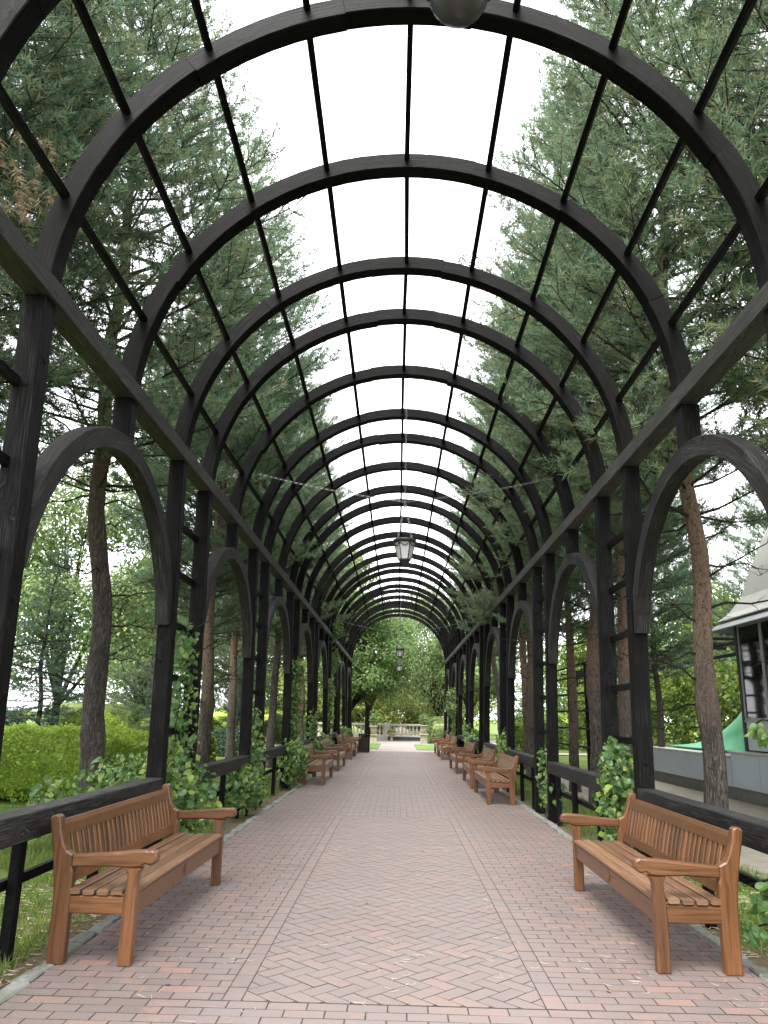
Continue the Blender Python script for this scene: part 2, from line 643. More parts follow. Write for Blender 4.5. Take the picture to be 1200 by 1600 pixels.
# ------------------------------------------------------------------ setting: ground
def sheet(name, x0, x1, y0, y1, z, mat, label, cat):
    me = mesh(name, [(x0, y0, z), (x1, y0, z), (x1, y1, z), (x0, y1, z)], [(0, 1, 2, 3)], mat)
    return tag(ob(name, me), label, cat, kind='structure')


sheet('ground', -900, 900, -60, 1500, -0.04, 'lawn', 'park lawn with soil and needle litter around the pergola', 'ground')
PX0, PX1 = -2.08, 2.22
M = 0.2135          # brick module
BW = M / 2
path = sheet('brick_path', PX0, PX1, -1.5, 36.4, -0.0035, 'joint_sand', 'reddish brick path under the pergola with herringbone panels', 'path')
sheet('cross_path', -14.0, 12.0, 36.42, 38.3, -0.004, 'pale_paving', 'pale paved strip crossing beyond the end of the pergola', 'path')
sheet('plaza', -9, 9, 46.5, 58, 0.0, 'pale_paving', 'pale paved plaza in front of the balustrade', 'plaza')
sheet('end_path', -0.93, 0.95, 38.31, 46.49, -0.004, 'pale_paving', 'pale paved path between two grass strips', 'path')
sheet('garden_path', -24, -5.0, 39.5, 41.5, -0.015, 'pale_paving', 'pale garden path crossing the lawn behind the pines', 'path')
terr = sheet('terrace', 3.7, 6.95, 7.5, 23.5, -0.012, 'terrace_paving', 'worn grey brown terrace paving before the pavilion ledge', 'terrace')

# ---- bricks
rng = random.Random(5)
G = 0.0048


def clip(poly, x0, x1, y0, y1):
    def cut(pl, f, g):
        out = []
        for i in range(len(pl)):
            a, c_ = pl[i], pl[(i + 1) % len(pl)]
            fa, fc = f(a), f(c_)
            if fa >= 0:
                out.append(a)
            if (fa >= 0) != (fc >= 0):
                t = fa / (fa - fc)
                out.append((a[0] + (c_[0] - a[0]) * t, a[1] + (c_[1] - a[1]) * t))
        return out
    for f in (lambda p_: p_[0] - x0, lambda p_: x1 - p_[0], lambda p_: p_[1] - y0, lambda p_: y1 - p_[1]):
        if not poly:
            return []
        poly = cut(poly, f, None)
    return poly


def area(pl):
    return 0.5 * sum(pl[i][0] * pl[(i + 1) % len(pl)][1] - pl[(i + 1) % len(pl)][0] * pl[i][1] for i in range(len(pl)))


def rect(cx, cy, lx, ly, ang=0.0):
    c_, s_ = math.cos(ang), math.sin(ang)
    return [(cx + dx * c_ - dy * s_, cy + dx * s_ + dy * c_) for dx, dy in
            ((-lx / 2, -ly / 2), (lx / 2, -ly / 2), (lx / 2, ly / 2), (-lx / 2, ly / 2))]


BR = []   # (poly, cx, cy, ang or None when cut, L, W)
LB, WB = M - G, BW - G
panels = [(4.70, 12.74), (18.1, 26.14), (31.5, 36.3)]
HX0, HX1 = -0.845, 0.80
BXL, BXR = HX0 - BW, HX1 + BW


def running(x0, x1, y0, y1):
    j = 0
    y = y0
    while y < y1 - 0.02:
        x = x0 - (M / 2 if j % 2 else 0) - (rng.random() * 0.01)
        while x < x1:
            a_, b_ = max(x, x0), min(x + M, x1)
            if b_ - a_ > 0.03:
                full = (b_ - a_) > M - 0.002
                pl = rect((a_ + b_) / 2, y + BW / 2, b_ - a_ - G, WB)
                BR.append((pl, (a_ + b_) / 2, y + BW / 2, 0.0 if full else None))
            x += M
        y += BW
        j += 1


def border(xc, y0, y1):
    y = y0
    while y < y1 - 0.05:
        BR.append((rect(xc, y + M / 2, WB, LB), xc, y + M / 2, math.pi / 2))
        y += M


def herring(x0, x1, y0, y1):
    u = BW
    ang = -math.pi / 4
    cc, ss = math.cos(ang), math.sin(ang)
    N_ = int((y1 - y0 + x1 - x0) / u) + 8
    cxm, cym = (x0 + x1) / 2, (y0 + y1) / 2
    for n_ in range(-N_, N_):
        for m_ in range(-N_ // 2, N_ // 2):
            for kind in (0, 1):
                if kind == 0:
                    gx, gy, a_ = (n_ + 4 * m_ + 1) * u, (n_ + 0.5) * u, 0.0
                else:
                    gx, gy, a_ = (n_ + 4 * m_ + 3.5) * u, (n_ + 1) * u, math.pi / 2
                wx, wy = cxm + gx * cc - gy * ss, cym + gx * ss + gy * cc
                if wx < x0 - M or wx > x1 + M or wy < y0 - M or wy > y1 + M:
                    continue
                pl = rect(wx, wy, LB, WB, ang + a_)
                cp = clip(pl, x0 + G / 2, x1 - G / 2, y0 + G / 2, y1 - G / 2)
                if len(cp) < 3 or abs(area(cp)) < 0.0009:
                    continue
                full = abs(abs(area(cp)) - LB * WB) < 1e-6
                BR.append((cp, wx, wy, ang + a_ if full else None))


yc = -1.5
for (p0, p1) in panels:
    running(PX0, PX1, yc, p0)
    running(PX0, BXL, p0, p1)
    running(BXR, PX1, p0, p1)
    border(HX0 - BW / 2, p0, p1)
    border(HX1 + BW / 2, p0, p1)
    if p0 < 20:
        herring(HX0, HX1, p0, p1)
    else:
        running(HX0, HX1, p0, p1)
    yc = p1


def brick_geo(pl, cx, cy, z1=0.0, z0=-0.02, ch=0.0015):
    if area(pl) < 0:
        pl = pl[::-1]
    n_ = len(pl)
    mx_ = sum(p_[0] for p_ in pl) / n_
    my_ = sum(p_[1] for p_ in pl) / n_
    V = [(p_[0] - cx, p_[1] - cy, z0) for p_ in pl] + [(p_[0] - cx, p_[1] - cy, z1 - ch) for p_ in pl]
    for p_ in pl:
        dx, dy = mx_ - p_[0], my_ - p_[1]
        d_ = math.hypot(dx, dy) + 1e-9
        k = min(ch * 1.3, d_ * .4)
        V.append((p_[0] + dx / d_ * k - cx, p_[1] + dy / d_ * k - cy, z1))
    F = []
    for i in range(n_):
        j = (i + 1) % n_
        F.append((i, j, n_ + j, n_ + i))
        F.append((n_ + i, n_ + j, 2 * n_ + j, 2 * n_ + i))
    F.append(tuple(2 * n_ + i for i in range(n_)))
    return V, F




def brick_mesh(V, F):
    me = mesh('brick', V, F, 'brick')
    me.materials.append(MATS['joint_sand'])          # edges facing the joints: soil and joint shade put into the colour
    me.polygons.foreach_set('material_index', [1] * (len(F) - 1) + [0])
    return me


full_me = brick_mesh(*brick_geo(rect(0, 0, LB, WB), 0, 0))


def in_view(x, y):
    # rough test that a ground point is inside the frame
    d = Vector((x, y, 0)) - CAM
    zc = d.dot(fw)
    if zc < 0.5:
        return False
    ix = 600 + F_PX * d.dot(r2) / zc
    iy = 800 - F_PX * d.dot(u2) / zc
    return -10 < ix < 1210 and iy < 1612


BR.sort(key=lambda t: t[2])
single = [t for t in BR if in_view(t[1], t[2])][:300]
ids = {id(t) for t in single}
for (pl, cx, cy, ang) in single:
    dz = rng.uniform(-0.0009, 0.0009)
    if ang is not None:
        o = ob('brick', full_me, path, (cx, cy, dz + 0.0), (rng.gauss(0, .0022), rng.gauss(0, .0022), ang + rng.gauss(0, .005)))
    else:
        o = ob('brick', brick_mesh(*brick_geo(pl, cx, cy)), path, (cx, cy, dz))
mb = MB()
MI = []
for t in BR:
    if id(t) in ids:
        continue
    pl, cx, cy, ang = t
    V, F = brick_geo(pl, 0, 0)
    dz = rng.uniform(-0.0009, 0.0009)
    mb.add([(v[0], v[1], v[2] + dz) for v in V], F, [[(0, 0)] * len(f) for f in F], rng.random())
    MI += [1] * (len(F) - 1) + [0]
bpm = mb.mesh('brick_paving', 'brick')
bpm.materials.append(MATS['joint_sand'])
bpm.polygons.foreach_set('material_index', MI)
tag(ob('brick_paving', bpm, path), kind='stuff')

# ---- kerbs
for side, xk, lab in ((-1, PX0, 'row of grey granite kerb stones along the hedge side of the brick path'),
                      (1, PX1, 'row of grey granite kerb stones along the pavilion side of the brick path')):
    kb = thing('kerb', lab, 'kerb', (xk + side * 0.06, 0, -0.03))
    kb['kind'] = 'structure'
    protos = []
    for i in range(6):
        L = (0.18, 0.22, 0.26, 0.3, 0.34, 0.24)[i]
        pts = []
        for (a_, c_) in ((-.052, -L / 2), (.052, -L / 2), (.055, 0), (.052, L / 2), (-.052, L / 2), (-.055, 0)):
            pts.append((a_ + rng.uniform(-.010, .010), c_ * 0.94 + rng.uniform(-.008, .008)))
        protos.append((L, MB().prism(pts, -0.05, 0.032 + rng.uniform(0, .014), 'z', 0.012).mesh('kerb_stone', 'kerb_stone')))
    y = -1.5
    while y < 36.3:
        L, me = rng.choice(protos)
        ob('kerb_stone', me, kb, (rng.uniform(-.014, .014), y + L / 2, rng.uniform(-.010, .006)), (0, 0, rng.choice((0, math.pi)) + rng.gauss(0, .02)))
        y += L

# ------------------------------------------------------------------ pergola
A_, P_ = 1.7398, 1.2051
RIB = {2: 6.3549}
RIB[1], RIB[3] = RIB[2] - A_, RIB[2] + A_
for k in range(4, 25):
    RIB[k] = RIB[k - 1] + (P_ if (k % 3) == 1 else A_)
for k in range(0, -3, -1):
    RIB[k] = RIB[k + 1] - (P_ if (k % 3) == 0 else A_)
RI, RT, RB = 2.414, 0.162, 0.159
ZC = 4.213           # arch centre = underside of the beams
ZT = 4.3465
perg = thing('pergola', 'long dark stained timber pergola of round arched ribs over the brick path', 'pergola')

# ribs with butt-jointed segments
for k in range(-2, 25):
    yk = RIB[k]
    rib = ob('arch_rib', None, perg, (0, yk, 0))
    nseg = 7
    a0, a1 = rad(3.0), rad(177.0)
    cuts = [a0] + [a0 + (a1 - a0) * (i + rng.uniform(-.16, .16)) / nseg for i in range(1, nseg)] + [a1]
    for i in range(nseg):
        g = 0.00008
        b0, b1 = cuts[i] + (g if i else 0), cuts[i + 1] - (g if i < nseg - 1 else 0)
        n = 6
        rr = RI + RT / 2 + rng.uniform(-.010, .010)
        dy = rng.uniform(-.009, .009)
        P, N, B = [], [], []
        for j in range(n + 1):
            a = b0 + (b1 - b0) * j / n
            e = Vector((math.cos(a), 0, math.sin(a)))
            P.append(e * rr + Vector((0, RB / 2 + dy, ZC)))
            N.append(e)
            B.append(Vector((0, 1, 0)))
        ob('segment', MB().sweep(P, N, B, RT + rng.uniform(-.006, .004), RB, 0.007).mesh('segment', 'stained_wood'), rib)
    for s in (-1, 1):   # little red marks by the joint
        if 1 <= k <= 8:
            mbx = MB().box(-.022, .022, -.0012, .0012, -.025, .025, .0004)
            ob('paint_mark', mbx.mesh('paint_mark', 'red_paint'), rib, (s * (RI + .05), -.0065, ZT + 0.03))

# purlins between the ribs
for deg in range(18, 163, 18):
    a = rad(deg)
    e = Vector((math.cos(a), 0, math.sin(a)))
    tng = Vector((-math.sin(a), 0, math.cos(a)))
    for k in range(-2, 24):
        y0, y1 = RIB[k] + RB - .01, RIB[k + 1] + .01
        rr = RI + RT - 0.045 + rng.uniform(-.008, .008)
        c0 = e * rr + tng * rng.uniform(-.01, .01) + Vector((0, y0, ZC))
        c1 = e * rr + tng * rng.uniform(-.01, .01) + Vector((0, y1, ZC))
        ob('purlin', MB().timber(c0, c1, 0.046, 0.06, tng, 0.004).mesh('purlin', 'stained_wood'), perg)

# eave beams
for s in (-1, 1):
    ys = [RIB[-2] - 0.3] + [RIB[k] + RB / 2 for k in (3, 9, 15, 21)] + [RIB[24] + RB + 0.06]
    for y0, y1 in zip(ys[:-1], ys[1:]):
        ob('beam', MB().timber((s * 2.49, y0 + .0015, ZC + .072), (s * 2.49, y1 - .0015, ZC + .072), 0.178, 0.158, (1, 0, 0), 0.007)
           .mesh('beam', 'beam_wood'), perg)

# posts
XT, XB = 2.508, 2.43
post_mesh = {s: MB().timber((s * XB, 0, -0.06), (s * XT, 0, ZC - 0.0085), 0.162, 0.159, (1, 0, 0), 0.008).mesh('post', 'stained_wood') for s in (-1, 1)}
for s in (-1, 1):
    for k in range(-2, 25):
        if k % 3 == 2:
            continue
        ob('post', post_mesh[s], perg, (0, RIB[k] + RB / 2, 0))


def xpost(s, z):
    return s * (XB + (XT - XB) * z / ZC)


# side arches, crown stubs, rails, rungs
for s in (-1, 1):
    for k in range(-1, 24, 3):
        yl, yr = RIB[k - 1] + RB + .001, RIB[k + 1] - .001
        yc_, R = (yl + yr) / 2, (yr - yl) / 2
        ztop = 3.83
        za = ztop - R
        arch = ob('side_arch', None, perg, (0, yc_, 0))
        ri, ro = R - 0.027, R + 0.138
        za = ztop - ro
        lo = math.asin((2.38 - za) / ri)
        for sg in (1, -1):
            inn, outr = [], []
            for j in range(13):
                a = lo + (math.pi / 2 - lo) * j / 12
                gp = .0012 if j == 12 else 0
                inn.append((max(math.cos(a) * ri, gp), za + math.sin(a) * ri))
                yo, zo = max(math.cos(a) * ro, gp), za + math.sin(a) * ro
                if yo > R - .001:
                    yo = R - .001
                    zo = inn[-1][1] if j == 0 else za + math.sqrt(ro * ro - yo * yo) * (j / 12.) ** .3 if False else inn[-1][1]
                outr.append((yo, zo))
            pl = inn[::-1] + outr
            pl = [(q[0] * sg, q[1]) for q in pl]
            if area(pl) < 0:
                pl = pl[::-1]
            ob('arch_half', MB().prism(pl, s * 2.489 - .072, s * 2.489 + .072, 'x', .005, 0, 1, lambda p_: (math.atan2(p_[1] - za, abs(p_[0])) * ri, math.hypot(p_[0], p_[1] - za))).mesh('arch_half', 'arch_wood'), arch)
        ob('crown_stub', MB().timber((xpost(s, 3.8), RIB[k] + RB / 2, ztop - 0.03), (s * XT, RIB[k] + RB / 2, ZC - .0085), 0.162, 0.157, (1, 0, 0), .007)
           .mesh('crown_stub', 'stained_wood'), perg)
        # parapet rail
        zr = 0.78
        ob('rail', MB().timber((xpost(s, .8) - s * .012, yl, zr), (xpost(s, .8) - s * .012, yr, zr), 0.168, 0.172, (1, 0, 0), .008)
           .mesh('rail', 'arch_wood'), perg)
        for yy in (yl + 0.55, (yl + yr) / 2 + .25, yr - 0.3):
            ob('rail_support', MB().timber((xpost(s, .3) + s * .01, yy, -.06), (xpost(s, .3) + s * .01, yy, zr - .0865), 0.07, 0.075, (1, 0, 0), .005)
               .mesh('rail_support', 'stained_wood'), perg)
        ob('lower_rail', MB().timber((xpost(s, .4) + s * .07, yl, .42), (xpost(s, .4) + s * .07, yr, .42), 0.045, 0.062, (1, 0, 0), .004)
           .mesh('lower_rail', 'stained_wood'), perg)
    for k in range(-3, 22, 3):
        if k + 1 < -2 or k < -2:
            continue
        for z in (0.75, 1.3, 1.87, 2.44, 3.02, 3.57):
            x = xpost(s, z) + s * 0.045
            ob('rung', MB().timber((x, RIB[k] + RB - .005, z), (x, RIB[k + 1] + .005, z), 0.045, 0.07, (1, 0, 0), .004).mesh('rung', 'stained_wood'), perg)

# bolts on near posts
bolt_me = MB().lathe([(0.0, 0.003), (.022, .004), (.027, .002), (.028, -.004)][::-1], 10).mesh('bolt', 'stained_wood', True)
for s in (-1, 1):
    for k in (1, 3, 4, 6, 7):
        for z in [rng.uniform(q, q + .7) for q in (0.95, 1.9, 3.0)]:
            ob('bolt', bolt_me, perg, (xpost(s, z) + rng.uniform(-.03, .03), RIB[k] + RB / 2 - .0795, z), (math.pi / 2, 0, 0))
            if k in (1, 3):
                ob('bolt', bolt_me, perg, (xpost(s, z + .2) - s * .081, RIB[k] + RB / 2 + rng.uniform(-.03, .03), z + .2), (0, -s * math.pi / 2, 0))

# ------------------------------------------------------------------ benches
BL = 2.42


def arc(cx, cy, r, a0, a1, n):
    return [(cx + r * math.cos(rad(a0 + (a1 - a0) * i / n)), cy + r * math.sin(rad(a0 + (a1 - a0) * i / n))) for i in range(n + 1)]


def make_bench():
    """front faces -x ... bench runs along y; x = 0 front of legs, x = .52 back; z up"""
    t = thing('park_bench', '-', 'bench')
    H = 0.855
    # end frames : outlines in (x,z), extruded along y
    for e in (-1, 1):
        y0, y1 = (-BL / 2, -BL / 2 + .075) if e < 0 else (BL / 2 - .075, BL / 2)
        rear = [(0.415, 0.0), (0.52, 0.0), (0.522, 0.38), (0.552, 0.62), (0.594, 0.80)] + arc(0.562, H - .032, 0.034, 10, 170, 6) + \
               [(0.519, 0.76), (0.492, 0.68), (0.468, 0.645), (0.4255, 0.622), (0.4255, 0.55), (0.417, 0.52), (0.415, 0.42)]
        ob('rear_leg', MB().prism(rear, y0, y1, 'y', .009).mesh('rear_leg', 'teak'), t)
        front = [(0.0, 0.0), (0.082, 0.0), (0.082, 0.39), (0.070, 0.45), (0.070, 0.525), (0.088, 0.5535), (-.022, 0.5535), (-.004, 0.532), (0.005, 0.495), (0.005, 0.45), (0.0, 0.41)]
        ob('front_leg', MB().prism(front, y0, y1, 'y', .009).mesh('front_leg', 'teak'), t)
        arm = [(0.4245, 0.553), (0.4245, 0.6215), (0.36, 0.625), (0.20, 0.636), (0.06, 0.652), (-.03, 0.657)] + arc(-.066, 0.614, 0.044, 72, 272, 9) + \
              [(-.035, 0.577), (-.010, 0.560), (0.06, 0.5545), (0.2, 0.5575), (0.33, 0.553)]
        ob('arm_rest', MB().prism(arm, y0 - .004, y1 + .004, 'y', .011, 0, 0).mesh('arm_rest', 'teak'), t)
        ob('side_rail', MB().box(0.079, 0.4145, y0 + .012, y1 - .012, 0.285, 0.385, .006).mesh('side_rail', 'teak'), t)
    yi = BL / 2 - .076
    ob('front_apron', MB().timber((0.034, -yi, 0.338), (0.034, yi, 0.338), 0.04, 0.125, (1, 0, 0), .006).mesh('front_apron', 'teak'), t)
    ob('rear_apron', MB().timber((0.47, -yi, 0.335), (0.47, yi, 0.335), 0.035, 0.1, (1, 0, 0), .006).mesh('rear_apron', 'teak'), t)
    # seat slats
    zs = [0.419, 0.414, 0.410, 0.409, 0.413]
    for i in range(5):
        x = 0.024 + i * 0.0885
        e = 0.0 if i else -.076
        ob('seat_slat', MB().timber((x + .015, -BL / 2 + .006 - e * 1, zs[i]), (x + .015, BL / 2 - .006 + e * 1, zs[i]), 0.072, 0.034, (1, 0, 0), .009).mesh('seat_slat', 'teak_seat'), t)
    # back : two rails and slats, leaning
    def bx(z):
        return 0.468 + (z - .45) * 0.235
    top = [(-.017, .74), (.017, .74), (.02, .80), (.012, .826), (-.008, .828), (-.019, .80)]
    ob('top_rail', MB().prism([(bx(z) + dx, z - .012) for dx, z in top], -yi, yi, 'y', .004).mesh('top_rail', 'teak'), t)
    lo = [(-.016, .44), (.016, .44), (.016, .505), (-.016, .505)]
    ob('lower_rail', MB().prism([(bx(z) + dx, z) for dx, z in lo], -yi, yi, 'y', .004).mesh('lower_rail', 'teak'), t)
    ns = 25
    sl = MB()
    zz = [0.5055, 0.58, 0.66, 0.7275]
    sl.sweep([(bx(z) - .004 * math.sin((z - .506) / .2215 * math.pi), 0, z) for z in zz], [(0, 1, 0)] * 4, [(-1, 0, 0)] * 4, 0.052, 0.02, .006)
    slm = sl.mesh('back_slat', 'teak')
    for i in range(ns):
        ob('back_slat', slm, t, (0, -yi + (i + 0.5) * 2 * yi / ns, 0))
    # carved oval plaque on the apron
    pl = [(.11 * math.cos(a) * .62, .042 * math.sin(a)) for a in [2 * math.pi * i / 20 for i in range(20)]]
    ov = MB().prism(pl, -.006, .0, 'x', .003)
    em = ob('emblem', ov.mesh('emblem', 'teak'), t, (0.0138, 0.0, .338))
    inner = MB().prism([(x * .72, z * .66) for x, z in pl], -.009, -.0055, 'x', .002)
    ob('emblem_boss', inner.mesh('emblem_boss', 'teak'), em)
    return t


bench0 = make_bench()
benches = [
    (1, 6.56, 'slatted teak bench at the parapet rail before the pavilion ledge, single near pavilion'),
    (1, 16.05, 'slatted teak bench starting the row of benches on the pavilion side of the path'),
    (1, 19.2, 'second slatted teak bench of the close row on the pavilion side of the path'),
    (1, 23.9, 'third slatted teak bench of the row on the pavilion side of the path'),
    (1, 31.0, 'slatted teak bench next to last before the grass strip on the pavilion side'),
    (1, 34.2, 'last slatted teak bench before the grass strip on the pavilion side'),
    (-1, 6.42, 'slatted teak bench against the black rail in front of the clipped yellow green hedge'),
    (-1, 19.25, 'slatted teak bench beside the vine covered post on the hedge side of the path'),
    (-1, 23.95, 'second slatted teak bench of the row beyond the vine on the hedge side'),
    (-1, 29.9, 'third slatted teak bench of the row on the hedge side, before the lattice planter'),
    (-1, 32.75, 'slatted teak bench next to the dark lattice planter box on the hedge side'),
]
for i, (s, y, lab) in enumerate(benches):
    o = bench0 if i == 0 else copy_tree(bench0)
    o.location = (1.615, y, 0.0) if s > 0 else (-1.615, y, 0.0)
    o.rotation_euler = (0, 0, (0 if s > 0 else math.pi) + rng.gauss(0, .006))
    tag(o, lab, 'bench', 'wooden benches along the brick path')

# ------------------------------------------------------------------ lanterns
def chain(mb, p0, p1, link=0.042, r=0.0024, sag=0.0, w=0.013):
    p0, p1 = Vector(p0), Vector(p1)
    L = (p1 - p0).length
    n = max(2, int(L / (link * .78)))
    def at(u):
        q = p0.lerp(p1, u)
        q.z -= sag * 4 * u * (1 - u)
        return q
    for i in range(n):
        c = at((i + .5) / n)
        t = (at((i + .9) / n) - at((i + .1) / n)).normalized()
        sd_ = t.orthogonal().normalized()
        if i % 2:
            sd_ = t.cross(sd_)
        pts = []
        for k in range(9):
            a = 2 * math.pi * k / 8
            pts.append(c + t * (math.cos(a) * link / 2) + sd_ * (math.sin(a) * w))
        mb.tube(pts, [r] * 9, 4, cap=False)


def make_lantern():
    t = thing('hanging_lantern', '-', 'lantern')
    # origin at lantern bottom
    n = 6
    H0, H1 = 0.075, 0.33
    prof = [(0.092, H0), (0.115, H0 + .09), (0.138, H0 + .18), (0.152, H1)]
    mb = MB()
    mb.lathe(prof, n)
    mb.F = mb.F[:-2]; mb.R = mb.R[:-2]
    mb.U = mb.U[:len(mb.F) * 4]
    ob('glass_shade', mb.mesh('glass_shade', 'milky_glass'), t)
    for k in range(n):
        a = 2 * math.pi * k / n
        e = Vector((math.cos(a), math.sin(a), 0))
        m2 = MB()
        m2.tube([e * (r_ + .003) + Vector((0, 0, z)) for r_, z in prof], [.008] * 4, 6)
        ob('glazing_bar', m2.mesh('glazing_bar', 'black_iron'), t)
        a2 = a + 2 * math.pi / n
        e2 = Vector((math.cos(a2), math.sin(a2), 0))
        pts = []
        for j in range(9):
            u = j / 8
            z = H1 - .012 - .052 * math.sin(u * math.pi)
            rr = 0.152 - (H1 - z) * .12 + .006
            pts.append((e * (1 - u) + e2 * u) * rr + Vector((0, 0, z)))
        ob('swag_trim', MB().tube(pts, [.007] * 9, 5).mesh('swag_trim', 'black_iron'), t)
    ob('top_band', MB().lathe([(.150, H1 - .012), (.165, H1 - .012), (.168, H1 + .02), (.175, H1 + .028), (.165, H1 + .04), (.09, H1 + .055), (.02, H1 + .06)], 18).mesh('top_band', 'black_iron', True), t)
    ob('bottom_cap', MB().lathe([(.0, 0), (.035, .006), (.066, .028), (.088, .06), (.096, .078), (.05, .08)], 18).mesh('bottom_cap', 'black_iron', True), t)
    zj = 0.95
    m2 = MB()
    for k in range(4):
        a = math.pi / 4 + k * math.pi / 2
        chain(m2, (0.15 * math.cos(a), .15 * math.sin(a), H1 + .03), (0, 0, zj), .034, .0028, 0, .011)
    ob('suspension_chain', m2.mesh('suspension_chain', 'chain_steel'), t)
    m2 = MB()
    chain(m2, (0, 0, zj), (0, 0, ZC + RI - 3.655 - .02))
    ob('drop_chain', m2.mesh('drop_chain', 'chain_steel'), t)
    m2 = MB()
    for s in (-1, 1):
        chain(m2, (0, 0, zj), (s * 2.25, 0, 5.02 - 3.655), .05, .003, .04, .014)
    ob('brace_chain', m2.mesh('brace_chain', 'chain_steel'), t)
    ob('ring', MB().tube([(0, .03 * math.cos(a), zj + .03 * math.sin(a)) for a in [k * math.pi / 6 for k in range(13)]], [.005] * 13, 5).mesh('ring', 'black_iron'), t)
    return t


lan = make_lantern()
for i, (k, lab) in enumerate([(5, 'milky glass lantern on spread chains, second along the pergola ridge'),
                              (-1, 'milky glass lantern hung at the open front end of the pergola ridge'),
                              (17, 'milky glass lantern deep in the pergola, next to last before its far end'),
                              (23, 'milky glass lantern hung last at the garden end of the pergola')]):
    o = lan if i == 0 else copy_tree(lan)
    o.location = (0.05, RIB[k] + RB / 2, 3.655) if k > 0 else (0.14, 1.98, 3.655)
    o.rotation_euler = (0, 0, rad(0 if k > 0 else 0))
    tag(o, lab, 'lantern', 'lanterns hung along the pergola ridge')

# ------------------------------------------------------------------ foliage helpers
NR = np.random.default_rng(11)


def leaf_quads(C, size, nrm=None, aspect=0.55, rg=NR, jitter=0.35, updir=None):
    """diamond-shaped folded leaves, 2 triangles each (as one quad). C (n,3)"""
    n = len(C)
    if nrm is None:
        nrm = rg.normal(size=(n, 3))
    nrm = nrm / (np.linalg.norm(nrm, axis=1, keepdims=True) + 1e-9)
    nrm = nrm + rg.normal(size=(n, 3)) * jitter
    nrm /= np.linalg.norm(nrm, axis=1, keepdims=True) + 1e-9
    t = rg.normal(size=(n, 3))
    if updir is not None:
        t = t * 0.4 + updir
    t -= nrm * (t * nrm).sum(1, keepdims=True)
    t /= np.linalg.norm(t, axis=1, keepdims=True) + 1e-9
    bb = np.cross(nrm, t)
    s = (size * rg.uniform(.65, 1.25, (n, 1)))
    fold = nrm * s * 0.13
    V = np.empty((n, 4, 3))
    V[:, 0] = C - t * s * .5
    V[:, 1] = C + bb * s * aspect * .5 + fold
    V[:, 2] = C + t * s * .5
    V[:, 3] = C - bb * s * aspect * .5 + fold
    F = np.arange(n * 4).reshape(n, 4)
    return V.reshape(-1, 3), F


def foliage(name, C, size, mat, nrm=None, aspect=0.55, rg=NR, jitter=0.35, updir=None):
    V, F = leaf_quads(C, size, nrm, aspect, rg, jitter, updir)
    return mesh(name, V, F, mat, None, rg.random(len(F)))


def needles_mesh(name, shoots, mat, per=18, ln=0.085, wd=0.006, rg=NR, spread=0.9):
    """shoots: (n,6) base + direction*length. one thin triangle for each needle"""
    n = len(shoots)
    Bs = np.repeat(shoots[:, :3], per, 0)
    Ds = np.repeat(shoots[:, 3:], per, 0)
    u = rg.uniform(0.0, 1.0, (n * per, 1))
    pos = Bs + Ds * u
    ax = Ds / (np.linalg.norm(Ds, axis=1, keepdims=True) + 1e-9)
    rd = rg.normal(size=pos.shape)
    rd -= ax * (rd * ax).sum(1, keepdims=True)
    rd /= np.linalg.norm(rd, axis=1, keepdims=True) + 1e-9
    d = ax * (0.55 + 0.5 * u) + rd * spread
    d /= np.linalg.norm(d, axis=1, keepdims=True)
    side = np.cross(d, rg.normal(size=pos.shape))
    side /= np.linalg.norm(side, axis=1, keepdims=True) + 1e-9
    L = ln * rg.uniform(.7, 1.2, (n * per, 1))
    V = np.empty((n * per, 3, 3))
    V[:, 0] = pos - side * wd / 2
    V[:, 1] = pos + side * wd / 2
    V[:, 2] = pos + d * L
    rv = np.repeat(rg.random(n), per) * 0.7 + rg.random(n * per) * 0.3
    return mesh(name, V.reshape(-1, 3), np.arange(n * per * 3).reshape(-1, 3), mat, None, rv)


